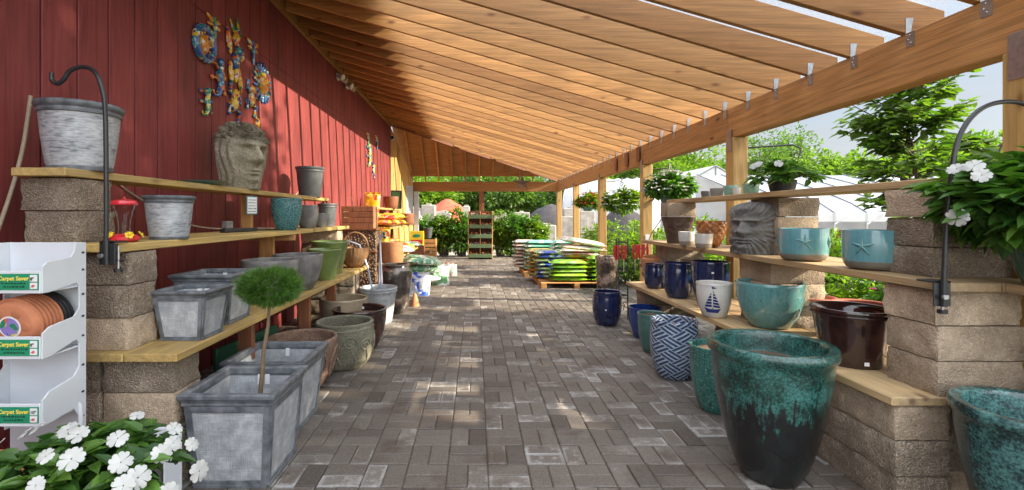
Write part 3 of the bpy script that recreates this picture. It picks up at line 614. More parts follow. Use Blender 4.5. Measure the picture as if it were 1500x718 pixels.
# ---------------------------------------------------------------- trees behind
P0 = tree(PX(620, 42), 42, 5.2, 3.0, 2.4, 'round bright tree behind the grey gravel heap', seed=3, mat='lfb', lsz=.4)
P1 = tree(PX(705, 46), 46, 6.4, 3.6, 3.1, 'dense dark tree behind the post of the rear header', seed=5, lsz=.42, mat='lft')
P2 = tree(PX(950, 48), 48, 8.2, 3.9, 3.6, 'bright leafy tree behind the round-topped greenhouse', seed=8, mat='lfb', lsz=.42)
P3 = tree(PX(1115, 44), 44, 9.3, 2.9, 3.4, 'tall open tree right of the second post', seed=11, n_cl=85, per=26, lsz=.34, mat='lft')
i = 0
for (src, px, Y, s_, lab) in ((P1, 660, 50, .95, 'dark tree above the red mulch heap'), (P1, 752, 44, .9, 'dark tree right of the rear header post'), (P0, 640, 56, 1.25, 'pale tree rising behind the red mulch'),
        (P0, 725, 60, 1.3, 'pale tree high behind the seed rack'), (P1, 775, 62, 1.1, 'distant tree above the yard block and black mulch'), (P0, 590, 48, 1.1, 'tree cut by the annex corner'),
        (P1, 845, 45, 1.0, 'tree between the two far posts'), (P1, 890, 50, 1.12, 'dark tree above the red hanging basket'), (P2, 1010, 54, 1.12, 'bright tree above the gabled greenhouse'), (P1, 985, 60, 1.3, 'dark tree between the two greenhouses'),
        (P2, 1060, 60, 1.08, 'bright tree beyond the gabled greenhouse peak'), (P3, 1160, 46, .92, 'thin airy tree against the sky beside the tall open one'), (P1, 1130, 52, 1.05, 'low dark tree at the foot of the tall open tree'),
        (P0, 1185, 50, 1.25, 'rounded pale tree above the long plastic roof'), (P1, 1225, 48, .92, 'dark tree above the middle of the long plastic roof'), (P0, 1265, 52, 1.3, 'pale tree left of the big leafy shrub'), (P1, 1300, 50, 1.0, 'dark tree half hidden by the big leafy shrub'),
        (P0, 1345, 46, 1.3, 'pale tree hidden behind the big leafy shrub'), (P1, 1400, 44, 1.05, 'dark tree right of the big leafy shrub'), (P0, 1450, 40, 1.25, 'pale tree left of the nearest post'), (P1, 1510, 42, 1.15, 'dark tree behind the nearest post'), (P0, 1100, 56, 1.2, 'pale tree behind the leafy pot plant on the top shelf')):
    dup(src, lab, (PX(px, Y), Y, 0), random.uniform(0, 6), sc_=(s_, s_, s_ * (1.18 if px > 1080 else 1.0)))
# shade trees beside the lean-to, to the right of the picture
S0 = tree(8.8, 1.2, 10.4, 3.0, 3.7, 'shade tree beside the lean-to, near end', n_cl=270, per=46, lsz=.26, seed=21, group='shade trees beside the lean-to', zc=7.1)
dup(S0, 'shade tree beside the lean-to, nearest to the entrance', (9.5, -3.2, 0), 2.0)
dup(S0, 'shade tree beside the lean-to, farther out', (13.4, -2.4, 0), 4.0, sc_=1.1)
dup(S0, 'shade tree beside the lean-to, in the corner', (12.6, -4.6, 0), 5.0)
# big leafy shrub-tree (right), broad leaves
def broad_tree(name, label, x, y, h, seed, spread=.80, n=72, lsz=.14):
    random.seed(seed); t = thing(name, label, 'tree', (x, y, 0)); tr = MB(); lf = MB(); pts = [Vector((.05 * math.sin(i * 1.7), .04 * math.cos(i), h * i / 8)) for i in range(9)]
    tr.tube(pts, [.035 * (1 - .1 * i) for i in range(9)], 7)
    for k_ in range(n):
        f = random.uniform(.22, 1.0); b = Vector((0, 0, h * f)); a = k_ * 2.399; ln = spread * (.98 - f * .42) * random.uniform(.45, 1.2)
        e = b + Vector((math.cos(a) * ln, math.sin(a) * ln, ln * random.uniform(.15, .95))); tr.tube([b, (b + e) / 2 + Vector((0, 0, .03)), e], [.012, .008, .004], 5)
        for q in range(9):
            u = .3 + .7 * q / 8; p = b.lerp(e, u)
            for _ in range(4):
                dd = Vector((math.cos(a + random.uniform(-1.5, 1.5)), math.sin(a + random.uniform(-1.5, 1.5)), random.uniform(-.3, .5)))
                leaves(lf, [p + Vector((random.gauss(0, .04), random.gauss(0, .04), random.gauss(0, .04)))], [dd], [lsz * random.uniform(.6, 1.15)], [lsz * random.uniform(.52, .72)], True, .22)
    tr.build('trunk', M['trunk'], t, smooth=60); lf.build('crown', M['lft'], t); return t
broad_tree('leafy_tree', 'tall broad-leaved young tree standing above the upper right shelf', PX(1338, 5.4), 5.4, PZ(112, 5.4), 31)
b_ = broad_tree('leafy_tree', 'smaller broad-leaved tree just left of the nearest post', PX(1462, 4.4), 4.4, 1.95, 33, .5, 30)
# hedge shrubs behind right shelves
sh = MB(); sr = None
def shrub(label, x, y, r, h, seed, mat='lfb', lsz=.09, n_cl=70, per=34, group='low shrubs beyond the right shelves', cat='shrub', z0=0, stems=True):
    t = thing('shrub', label, cat, (x, y, z0), 0, group)
    crown_mesh('foliage', n_cl, per, r, r, h * .55, lsz, M[mat], parent=t, loc=(0, 0, h * .48), seed=seed, cl=.25, low=-.95)
    if stems:
        g = MB(); random.seed(seed)
        for k_ in range(6): a = k_ * 1.05; g.tube([(.03 * math.cos(a), .03 * math.sin(a), 0), (r * .45 * math.cos(a), r * .45 * math.sin(a), h * .75)], [.014, .006], 5)
        g.build('stem', M['stem'], t)
    return t
hs = shrub('yellow-green shrub between the starfish bowl and the second block pier', 4.0, 4.9, .62, .95, 41, n_cl=90)
hs2 = shrub('leafy shrub behind the tan crackle pot and its tools', 3.4, 7.6, .6, .85, 43)
for (x, y, s_, lab, so) in ((3.3, 3.9, .85, 'yellow-green shrub low behind the big teal pot', hs), (4.9, 4.3, 1.0, 'yellow-green shrub below the sagging greenhouse roof', hs), (3.85, 3.35, .8, 'yellow-green shrub behind the red clay bowls', hs), (5.3, 5.7, 1.05, 'yellow-green shrub at the foot of the tall young tree', hs), (4.6, 3.5, .9, 'shrub behind the near shell bowl', hs),
        (3.15, 9.0, 1.0, 'shrub beyond the bags of lime wrapping', hs2), (3.7, 10.6, 1.15, 'shrub between the fourth and fifth posts', hs2), (3.2, 12.3, 1.1, 'shrub between the two farthest posts', hs2), (4.3, 8.6, 1.2, 'shrub under the white hanging basket', hs2), (5.2, 7.1, 1.1, 'shrub under the fern-like basket', hs2), (3.6, 5.9, .9, 'shrub behind the amber pot', hs2), (6.4, 6.3, 1.1, 'shrub far right beyond the long shelf', hs2), (5.9, 4.6, 1.0, 'shrub behind the near end pier', hs2)):
    dup(so, lab, (x, y, 0), random.uniform(0, 6), sc_=s_)
# pink flowers behind the end pier
random.seed(5); t = thing('flowering_plant', 'pink-flowered plant low behind the end of the right shelf', 'plant', (PX(1345, 3.6), 3.6, 0)); crown_mesh('foliage', 40, 26, .3, .3, .34, .07, M['lf'], parent=t, loc=(0, 0, .62), seed=6)
g = MB()
for v, p in blob_points(40, .3, .3, .34, .95):
    if v.z > -.3: leaves(g, [p + Vector((0, 0, .62))] * 4, [Vector((math.cos(a), math.sin(a), .5)) for a in (0, 1.6, 3.1, 4.7)], [.03] * 4, [.03] * 4)
g.build('flower', M['petalpink'], t); g = MB(); g.tube([(0, 0, 0), (0, 0, .5)], .02, 6); g.build('stem', M['stem'], t)
# potted bushes at the back
def potted_bush(label, x, y, r, h, seed, pot=True):
    t = thing('potted_shrub', label, 'shrub', (x, y, 0), 0, 'potted shrubs along the back edge of the paving')
    crown_mesh('foliage', 100, 30, r, r * .8, h * .46, .11, M['lfb' if seed % 2 else 'lf'], parent=t, loc=(0, 0, h * .54), seed=seed, cl=.25, low=-1)
    g = MB(); g.lathe([(0, 0), (.14, 0), (.17, .28), (.185, .28), (.185, .31), (.165, .31), (.15, .25), (0, .25)], 24); g.build('pot', M['blackplastic'], t, smooth=40)
    g = MB(); g.tube([(0, 0, .25), (0, 0, h * .6)], .02, 6); g.build('stem', M['stem'], t); return t
for k_, (px, h, lab) in enumerate(((624, 1.2, 'potted shrub farthest left, beside the crate'), (650, 1.32, 'potted shrub with a pale pot, second from the left'), (676, 1.35, 'potted shrub just left of the seed rack'), (733, 1.32, 'potted shrub just right of the seed rack'), (756, 1.3, 'second potted shrub to the right of the seed rack'), (783, 1.15, 'last potted shrub, beside the pale green bags'))):
    potted_bush(lab, PX(px, 15.2), 15.2, .42, h, 50 + k_)

# ---------------------------------------------------------------- block piers and shelves
def block_mb(x0, x1, y0, y1, z0, z1, seed, rough=.0065):
    """one split-faced block as a displaced grid box"""
    g = MB(); gs = .018 if abs(seed) < 45 else .03; nx = max(2, int((x1 - x0) / gs)); ny = max(2, int((y1 - y0) / gs)); nzz = 8 if gs < .02 else 5
    def P(i, j, k_):
        fx, fy, fz = i / nx, j / ny, k_ / nzz; p = Vector((x0 + (x1 - x0) * fx, y0 + (y1 - y0) * fy, z0 + (z1 - z0) * fz))
        e = (i in (0, nx)) + (j in (0, ny)) + (k_ in (0, nzz))
        c = Vector(((x0 + x1) / 2, (y0 + y1) / 2, (z0 + z1) / 2)); dd = Vector(((i == nx) - (i == 0), (j == ny) - (j == 0), ((k_ == nzz) - (k_ == 0)) * .25))
        n1 = noise.noise(p * 17 + Vector((seed * 3.1, 0, 0))) + .75 * noise.noise(p * 48 + Vector((0, seed, 0)))
        off = rough * (n1 - .5) - (.004 if e >= 2 else 0)
        if k_ in (0, nzz): off = 0 if e < 2 else off
        return p + Vector((dd.x, dd.y, 0)) * off
    ids = {}
    def vid(i, j, k_):
        if (i, j, k_) not in ids: ids[i, j, k_] = len(vs); vs.append(P(i, j, k_))
        return ids[i, j, k_]
    vs = []; fs = []
    for j in range(ny):
        for k_ in range(nzz):
            fs.append((vid(0, j, k_), vid(0, j, k_ + 1), vid(0, j + 1, k_ + 1), vid(0, j + 1, k_))); fs.append((vid(nx, j, k_), vid(nx, j + 1, k_), vid(nx, j + 1, k_ + 1), vid(nx, j, k_ + 1)))
    for i in range(nx):
        for k_ in range(nzz):
            fs.append((vid(i, 0, k_), vid(i + 1, 0, k_), vid(i + 1, 0, k_ + 1), vid(i, 0, k_ + 1))); fs.append((vid(i, ny, k_), vid(i, ny, k_ + 1), vid(i + 1, ny, k_ + 1), vid(i + 1, ny, k_)))
        for j in range(ny):
            fs.append((vid(i, j, 0), vid(i, j + 1, 0), vid(i + 1, j + 1, 0), vid(i + 1, j, 0))); fs.append((vid(i, j, nzz), vid(i + 1, j, nzz), vid(i + 1, j + 1, nzz), vid(i, j + 1, nzz)))
    g.add(vs, fs, None, random.random()); return g
bseed = [0]
def pier(label, rows, y0, y1, group, split=True):
    """rows: list of (x0, x1, zbottom, n, height)"""
    t = thing('block_pier', label, 'block pier', ((rows[0][0] + rows[0][1]) / 2, (y0 + y1) / 2, rows[0][2]), 0, group); o = Vector(t.location)
    for (x0, x1, zb, n, hh) in rows:
        for k_ in range(n):
            nb_ = max(1, round((x1 - x0) / .34)); w_ = (x1 - x0) / nb_
            for q in range(nb_):
                bseed[0] += 1; jx, jy = random.uniform(-.006, .006), random.uniform(-.006, .006)
                g = block_mb(x0 + q * w_ + .0015 + jx - o.x, x0 + (q + 1) * w_ - .0015 + jx - o.x, y0 + jy - o.y, y1 + jy - o.y, zb + k_ * hh + .001 - o.z, zb + (k_ + 1) * hh - .004 - o.z, bseed[0])
                g.build('block', M['block' if random.random() < .6 else 'blockl'], t, smooth=35)
    return t
bh = .153
def plank_shelf(label, planks, y0, y1, zb, mat, group, zt=.038):
    t = thing('wooden_shelf', label, 'shelf', ((planks[0][0] + planks[-1][1]) / 2, (y0 + y1) / 2, zb), 0, group); o = Vector(t.location)
    for k_, (x0, x1) in enumerate(planks):
        g = MB(); j = random.uniform(-.006, .006); g.rbox(x0 - o.x, x1 - o.x, y0 + j - o.y, y1 + j - o.y, 0, zt, .004); g.build('plank', mat['y'], t)
    return t
# left unit: levels at .612 / 1.109 / 1.453 (undersides)
GP = 'block piers of the left shelves'; GS = 'stepped shelves along the red wall'
pier('near pier of the left shelves, under the lowest board', [(-2.07, -1.385, 0, 4, bh)], 2.2, 2.42, GP); pier('near pier blocks between the lowest and middle left boards', [(-2.08, -1.59, .651, 3, bh - .001)], 2.2, 2.40, GP)
pier('two blocks holding the near end of the top left board', [(-2.1, -1.845, 1.148, 2, bh - .001)], 2.2, 2.45, GP)
pier('far pier of the left shelves, under the lowest board', [(-2.07, -1.40, 0, 4, bh)], 5.5, 5.8, GP); pier('far pier blocks under the middle left board', [(-2.08, -1.64, .651, 3, bh - .001)], 5.65, 5.9, GP)
plank_shelf('lowest left shelf of three boards holding square planters and green pots', [(-2.075, -1.837), (-1.832, -1.594), (-1.589, -1.35)], 2.15, 6.05, .6125, M['shelf'], GS)
plank_shelf('middle left shelf holding the hummingbird feeder and teal pot', [(-2.085, -1.846), (-1.842, -1.60)], 2.15, 6.05, 1.109, M['shelf'], GS)
plank_shelf('top left shelf holding the stone face', [(-2.09, -1.845)], 2.14, 6.0, 1.4535, M['shelf'], GS)
def post2(label, x0, x1, y0, y1, z0, z1, mat, grp='wooden props under the left shelves'):
    g = MB(); g.rbox(-(x1 - x0) / 2, (x1 - x0) / 2, -(y1 - y0) / 2, (y1 - y0) / 2, 0, z1 - z0, .003)
    tag(g.build('shelf_prop', mat, loc=((x0 + x1) / 2, (y0 + y1) / 2, z0)), label, 'shelf prop', grp)
P_ = M['pine']['z']
post2('pale wooden prop between the middle and top left shelves, behind the price card', -1.97, -1.88, 4.0, 4.04, 1.148, 1.452, P_)
post2('pale wooden prop under the middle left shelf', -1.86, -1.74, 4.1, 4.14, .652, 1.108, P_)
g = MB(); g.rbox(-.22, .22, -.02, .02, 0, .05, .003); tag(g.build('shelf_bearer', M['pine']['x'], loc=(-1.8, 4.18, 1.0575)), 'short bearer under the middle left shelf', 'shelf bearer')
for y_, lb in ((3.05, 'nearest reddish leg under the lowest left shelf'), (4.1, 'second reddish leg under the lowest left shelf'), (4.85, 'third reddish leg under the lowest left shelf')): post2(lb, -1.52, -1.43, y_, y_ + .05, 0, .611, M['redwood'], 'reddish legs under the lowest left shelf')
# right unit: undersides .459 / .956 / 1.405
GPR = 'block piers of the right shelves'; GSR = 'stepped shelves along the open side'
pier('near pier of the right shelves, under the lowest board', [(1.80, 2.05, 0, 3, bh)], 2.05, 2.55, GPR); pier('darker block pier beside the near pier, right of it', [(2.07, 2.55, 0, 3, bh)], 2.1, 2.4, GPR)
pier('three blocks between the lowest and middle right boards, near end', [(1.975, 2.36, .498, 3, bh - .001)], 2.05, 2.32, GPR)
pier('three blocks under the near end of the top right board', [(2.06, 2.5, .995, 3, .1365)], 2.16, 2.42, GPR)
pier('middle pier of the right shelves, at the floor', [(1.84, 2.4, 0, 3, bh)], 3.35, 3.7, GPR); pier('middle blocks under the middle right board', [(2.03, 2.42, .498, 3, bh - .001)], 3.3, 3.7, GPR); pier('middle blocks beside the dark bearded face', [(2.12, 2.42, .995, 3, .1365)], 3.35, 3.7, GPR)
pier('far pier of the right shelves, at the floor', [(1.84, 2.4, 0, 3, bh)], 5.2, 5.5, GPR); pier('far blocks under the middle right board', [(2.02, 2.42, .498, 3, bh - .001)], 5.05, 5.4, GPR)
plank_shelf('lowest right shelf holding the navy and teal pots', [(1.78, 2.015), (2.02, 2.255), (2.26, 2.5)], 2.04, 5.66, .4595, M['shelfR'], GSR)
plank_shelf('middle right shelf holding the starfish bowls and the bearded face', [(1.95, 2.185), (2.19, 2.425)], 1.98, 5.58, .9565, M['shelfR'], GSR)
g = plank_shelf('short board carrying the near flower pot', [(2.19, 2.7)], 1.72, 1.975, .9565, M['shelfR'], GSR)
plank_shelf('top right shelf with small jade pots', [(2.06, 2.30)], 2.0, 5.16, 1.4065, M['shelfR'], GSR)
pier('block pier under the near flower pot', [(2.3, 2.6, 0, 6, .159)], 1.74, 1.95, GPR)
# ---------------------------------------------------------------- pots
SHAPES = {
 'egg': [(.58, 0), (.66, .04), (.80, .22), (.91, .45), (.97, .68), (.99, .86), (.985, .93), (1.0, .95), (1.0, .985), (.985, 1)],
 'belly': [(.62, 0), (.70, .03), (.86, .18), (.97, .42), (1.0, .62), (.985, .82), (.945, .93), (.965, .955), (.97, .985), (.95, 1)],
 'taper': [(.70, 0), (.715, .02), (.80, .33), (.89, .70), (.925, .86), (.93, .865), (.975, .87), (.99, .89), (.985, .905), (.955, .91), (.96, .93), (1.0, .955), (1.0, .985), (.985, 1)],
 'bandtaper': [(.735, 0), (.745, .015), (.745, .06), (.725, .07), (.75, .12), (.84, .48), (.895, .82), (.90, .83), (.94, .84), (.95, .865), (.935, .88), (.93, .90), (.985, .93), (1.0, .955), (1.0, .985), (.98, 1)],
 'bowl': [(.34, 0), (.42, .02), (.62, .14), (.83, .38), (.95, .64), (1.0, .88), (.995, .95), (.985, 1)],
 'cup': [(.66, 0), (.72, .015), (.86, .05), (.95, .14), (.985, .25), (1.0, .5), (1.0, .97), (.99, 1)],
 'urnbig': [(.44, 0), (.47, .02), (.58, .12), (.72, .32), (.83, .54), (.90, .74), (.925, .86), (.93, .90), (.97, .92), (1.0, .945), (1.0, .975), (.97, 1)],
 'cyl': [(.80, 0), (.83, .02), (.90, .3), (.97, .7), (1.0, .96), (.99, 1)],
 'jar': [(.60, 0), (.64, .03), (.80, .25), (.96, .6), (1.0, .8), (.97, .88), (.80, .93), (.78, .95), (.86, .97), (.86, .99), (.82, 1)],
 'conic': [(.60, 0), (.62, .02), (.80, .5), (.965, .93), (1.0, .955), (1.0, .985), (.985, 1)],
 'wide': [(.52, 0), (.60, .03), (.82, .3), (.95, .62), (.985, .86), (1.0, .93), (1.0, .97), (.98, 1)],
}
def profile(shape, r, h, wall=.016, soil=.72, soft=1):
    o = [(r * a, h * b) for a, b in SHAPES[shape]]
    out = [(0, 0)] + o; rt, zt = o[-1]; out += [(rt - wall * .6, zt), (rt - wall, zt - .006)]
    def rad(z):
        for (r0, z0), (r1, z1) in zip(o, o[1:]):
            if z0 <= z <= z1: return r0 + (r1 - r0) * ((z - z0) / max(z1 - z0, 1e-6))
        return o[0][0]
    for f in (.85, soil + .02): out.append((max(.01, min(rt - wall, rad(h * f) - wall)), h * f))
    rs = out[-1][0]; out.append((0, h * soil)); return out, rad, rs
def pot(name, label, cat, X, Y, z, r, h, shape, mat, group=None, wall=.016, soil=None, disp=None, n=56, rz=0, smooth=38, dense=0):
    t = thing(name, label, cat, (X, Y, z), rz, group); pr, rad, rs = profile(shape, r, h, wall, soil if soil else .55)
    if dense:
        q = [pr[0]]
        for a, b in zip(pr, pr[1:]):
            k_ = max(1, int(math.hypot(b[0] - a[0], b[1] - a[1]) / dense)); q += [(a[0] + (b[0] - a[0]) * i / k_, a[1] + (b[1] - a[1]) * i / k_) for i in range(1, k_ + 1)]
        pr = [p if p[0] > 1e-5 or i in (0, len(q) - 1) else (1e-4, p[1]) for i, p in enumerate(q)]
    g = MB(); g.lathe(pr, n, disp=disp); g.build('body', mat, t, smooth=smooth); t['_r'] = r
    if soil:
        g = MB(); zz = h * soil; g.lathe([(0, zz + .012), (rs * .5, zz + .02), (rs * .97, zz + .006), (rs * .97, zz - .004), (0, zz - .004)], 32, disp=lambda r_, z_, a: (r_, z_ + .006 * noise.noise(Vector((r_ * 40 * math.cos(a), r_ * 40 * math.sin(a), 3))))); g.build('soil', M['soil'], t, smooth=60)
    return t, rad
def sticker(t, r, z, ang, w_=.011, h_=.009, inner=False):
    g = MB(); rr = r; vs = []
    for o_ in (rr, rr + (-.0015 if inner else .0015)):
        for s_, q in ((-w_, -h_), (w_, -h_), (w_, h_), (-w_, h_)): a = ang + s_ / rr; vs.append((o_ * math.cos(a), o_ * math.sin(a), z + q))
    g.add(vs, [(4, 5, 6, 7), (3, 2, 1, 0), (0, 1, 5, 4), (1, 2, 6, 5), (2, 3, 7, 6), (3, 0, 4, 7)]); g.build('price_tag', M['lab_w'], t)
def del_(t): 
    if '_r' in t: del t['_r']
GA = 'grey zinc-look round pots'
# left side, top board
t, _ = pot('planter_pot', 'large brushed grey round pot standing at the near end of the top left shelf', 'planter', PX(118, 2.36), 2.36, 1.492, .178, .325, 'bandtaper', M['zincpot'], GA)
t, _ = pot('planter_pot', 'small brushed grey round pot beside the hummingbird feeder', 'planter', PX(248, 2.62), 2.62, 1.148, .127, .235, 'bandtaper', M['zincpot'], GA)
t, _ = pot('planter_pot', 'dark grey round pot alone at the far end of the top left shelf', 'planter', PX(454, 5.6), 5.6, 1.492, .165, .35, 'bandtaper', M['darkzinc'], GA)
t, _ = pot('planter_pot', 'dark grey round pot at the far end of the middle left shelf', 'planter', PX(480, 5.7), 5.7, 1.148, .115, .27, 'bandtaper', M['darkzinc'], GA)
g = MB(); g.lathe([(0, 0), (.1, 0), (.16, .022), (.165, .028), (.155, .028), (.1, .012), (0, .01)], 48); tag(g.build('saucer', M['gsage'], loc=(-1.955, 3.42, 1.4925), smooth=40), 'flat grey-green saucer on the top left shelf beside the stone face', 'saucer')
pot('planter_pot', 'pebbled teal pot on the middle left shelf', 'planter', PX(420, 4.22), 4.22, 1.148, .133, .28, 'egg', M['pebteal'])
GR = 'ribbed grey pots on the left shelves'
pot('planter_pot', 'ribbed grey rounded pot next to the pebbled teal one', 'planter', PX(451, 4.95), 4.95, 1.148, .105, .235, 'belly', M['ribgrey'], GR)
pot('planter_pot', 'smallest ribbed grey rounded pot on the middle left shelf', 'planter', PX(470, 5.25), 5.25, 1.148, .07, .155, 'belly', M['ribgrey'], GR)
pot('planter_pot', 'wide ribbed grey bowl pot half hidden behind the topiary', 'planter', PX(396, 3.55), 3.55, .651, .2, .30, 'wide', M['ribgrey'], GR)
pot('planter_pot', 'deep ribbed grey bowl pot between the topiary and the green pots', 'planter', PX(437, 4.05), 4.05, .651, .2, .30, 'wide', M['ribgrey'], GR)
GG = 'sage green glazed pots'
pot('planter_pot', 'nearer sage green glazed pot on the lowest left shelf', 'planter', PX(475, 4.68), 4.68, .651, .165, .30, 'conic', M['green'], GG)
pot('planter_pot', 'farther and larger sage green glazed pot', 'planter', PX(483, 5.18), 5.18, .651, .205, .35, 'conic', M['green'], GG)
# square planters
def square_planter(label, cx, cy, z, wt, wb, h, tags=0):
    t = thing('square_planter', label, 'planter', (cx, cy, z), 0, 'square zinc-look planters'); q = math.sqrt(2) / 2; R45 = Matrix.Rotation(math.pi / 4, 4, 'Z')
    g = MB(); wi = wt * .5 - .012
    g.lathe([(0, 0), (wb * q, 0), (wb * q, .02 * h), (wt * q * .965, .93 * h), ((wt - .03) * q, .93 * h), ((wb + (wt - wb) * .35 - .03) * q, .38 * h), (0, .38 * h)], 4, M=R45); g.build('body', M['zinc'], t, bevel=.003)
    g = MB(); a = wt * .965 * q
    g.lathe([(a - .005, .86 * h), (a + .006, .865 * h), (a + .012, .885 * h), (a + .010, .90 * h), (a + .018, .93 * h), (a + .028, .95 * h), (a + .030, .985 * h), (a + .026, h), (a - .012, h), (a - .02, .985 * h), (a - .022, .925 * h), (a - .005, .86 * h)], 4, M=R45); g.build('rim', M['zinctrim'], t, bevel=.002)
    g = MB()
    def fp(f, u, v, off):
        hw_ = (wb + (wt * .965 - wb) * ((v - .02) / .91)) / 2; x, y, z_ = u * hw_, -hw_ - off, v * h
        c_, s_ = math.cos(f * math.pi / 2), math.sin(f * math.pi / 2); return (x * c_ - y * s_, x * s_ + y * c_, z_)
    for f in range(4):
        for u0, u1, v0, v1, of in ((-1, -.84, .0, .87, .006), (.84, 1, .0, .87, .006), (-.84, .84, .0, .075, .006), (-.84, .84, .80, .87, .006), (-1.0, 1.0, 0, .035, .012)):
            vs = [fp(f, a_, b_, o_) for o_ in (-.004, of) for a_, b_ in ((u0, v0), (u1, v0), (u1, v1), (u0, v1))]
            g.add(vs, [(4, 5, 6, 7), (0, 1, 5, 4), (1, 2, 6, 5), (2, 3, 7, 6), (3, 0, 4, 7)])
    g.build('frame', M['zinctrim'], t, bevel=.0015)
    for k_ in range(tags):
        g = MB(); g.box(-.012, .012, wt * .5 - .034, wt * .5 - .031, h * .80, h * .92); g.build('price_tag', M['lab_w'], t, loc=(-.02 + k_ * .04, 0, 0))
    return t
square_planter('small square grey planter nearest on the lowest left shelf', -1.475, 2.49, .651, .262, .195, .25, 2)
square_planter('square grey planter behind the small one on the lowest left shelf', -1.55, 2.86, .651, .33, .255, .29, 1)
square_planter('largest square grey planter on the paving, topiary growing from it', -1.15, 2.414, 0, .42, .342, .452, 2)
square_planter('square grey planter on the paving tucked behind the topiary planter', -1.225, 2.965, 0, .455, .35, .435, 1)
# topiary
t = thing('topiary', 'small pine standard with a round clipped head on a bare stem', 'topiary', (-1.115, 2.45, .19))
g = MB(); g.tube([(0, 0, 0), (.006, 0, .12), (.016, .005, .26), (.028, 0, .40), (.05, 0, .52), (.06, 0, .68)], [.014, .0125, .0115, .0105, .009, .006], 10); g.build('trunk', M['stem'], t, smooth=60)
g = MB(); g.lathe([(0, .012), (.15, .012), (.15, 0), (0, 0)], 4, M=Matrix.Rotation(math.pi / 4, 4, 'Z')); g.build('soil', M['soil'], t)
g = MB(); random.seed(3)
for k_ in range(950):
    v = Vector((random.gauss(0, 1), random.gauss(0, 1), random.gauss(0, .9))).normalized(); rr = random.uniform(.45, 1) ** .5; nb_ = 1 + .26 * noise.noise(v * 3.6)
    c = Vector((v.x * .145, v.y * .145, v.z * (.09 if v.z > 0 else .075))) * rr * nb_ + Vector((.06, 0, .715)); tn = random.uniform(0, .6)
    for _ in range(20):
        dd = (v + Vector((random.gauss(0, .55), random.gauss(0, .55), random.gauss(0, .5)))).normalized(); l_ = random.uniform(.022, .045); s_ = dd.orthogonal().normalized() * .0012
        g.add([c - s_, c + s_, c + dd * l_], [(0, 1, 2)], None, min(1, tn + .5 * random.random()))
g.build('crown', M['needle'], t)
g = MB()
for k_ in range(7): a = k_ * .9; g.tube([(.06, 0, .62), (.06 + .08 * math.cos(a), .08 * math.sin(a), .70)], [.004, .002], 5)
g.build('branch', M['stem'], t)
# floor pots left
def relief(amp, f, seed=0, mode='noise'):
    def d(r, z, a):
        if r < .02: return r, z
        if mode == 'flute': return r + amp * max(0, math.cos(a * f)) ** .7 * (0 < z), z
        if mode == 'scale':
            row = z / .028; k_ = math.cos(a * f + (int(row) % 2) * math.pi) * math.cos((row % 1 - .5) * math.pi); return r + amp * k_, z
        return r + amp * (noise.noise(Vector((math.cos(a) * f * r, math.sin(a) * f * r, z * f + seed))) + .5 * noise.noise(Vector((math.cos(a) * f * r * 2.5, math.sin(a) * f * r * 2.5, z * f * 2.5 + seed)))), z
    return d
t, rad = pot('carved_pot', 'wide brown carved bowl-shaped pot on the paving behind the square planters', 'planter', -1.30, 3.56, 0, .262, .375, 'wide', M['carvedbrown'], wall=.024, n=120, disp=relief(.006, 14), dense=.012, smooth=70)
g = MB()
for k_ in range(9):
    a0 = k_ * math.pi * 2 / 9
    for s_ in (-1, 1): g.tube([((rad(z_) + .004) * math.cos(a0 + s_ * .26 * math.sin(math.pi * (z_ - .07) / .24)), (rad(z_) + .004) * math.sin(a0 + s_ * .26 * math.sin(math.pi * (z_ - .07) / .24)), z_) for z_ in [.07 + .024 * i for i in range(11)]], .009, 6)
g.build('relief', M['carvedbrown'], t, smooth=60)
t, rad = pot('carved_pot', 'mossy stone pot with carved vine scrolls on the paving', 'planter', -1.115, 4.07, 0, .245, .385, 'belly', M['mossy'], wall=.026, n=120, disp=relief(.004, 18, 4), dense=.012, smooth=70)
g = MB()
for k_ in range(11):
    a0 = k_ * math.pi * 2 / 11; zc = .21 + .03 * (k_ % 2); pts = []
    for i in range(26): th = i * .42; rr = .058 * (1 - i / 30); a_ = a0 + rr * math.cos(th) / .24; z_ = zc + rr * math.sin(th); pts.append(((rad(z_) + .003) * math.cos(a_), (rad(z_) + .003) * math.sin(a_), z_))
    g.tube(pts, .007, 6)
    g.tube([((rad(z_) + .003) * math.cos(a0 + .12 + .1 * math.sin(z_ * 22)), (rad(z_) + .003) * math.sin(a0 + .12 + .1 * math.sin(z_ * 22)), z_) for z_ in [.04 + .018 * i for i in range(15)]], .006, 6)
g.tube([((rad(.335) + .003) * math.cos(a), (rad(.335) + .003) * math.sin(a), .335) for a in [i * math.pi / 24 for i in range(49)]], .006, 6)
g.build('relief', M['mossy'], t, smooth=60)
pot('planter_pot', 'glossy oxblood pot behind the vine-carved one', 'planter', -1.12, 4.62, 0, .255, .385, 'egg', M['darkbrown'], wall=.02, soil=.8)
pot('planter_pot', 'tan crackled pot low under the far end of the left shelf', 'planter', -1.37, 4.95, 0, .245, .43, 'egg', M['tan'], wall=.02)
t, _ = pot('planter_pot', 'round grey pot on the paving holding walking canes', 'planter', -1.17, 5.75, 0, .225, .42, 'taper', M['zinc'], GA)
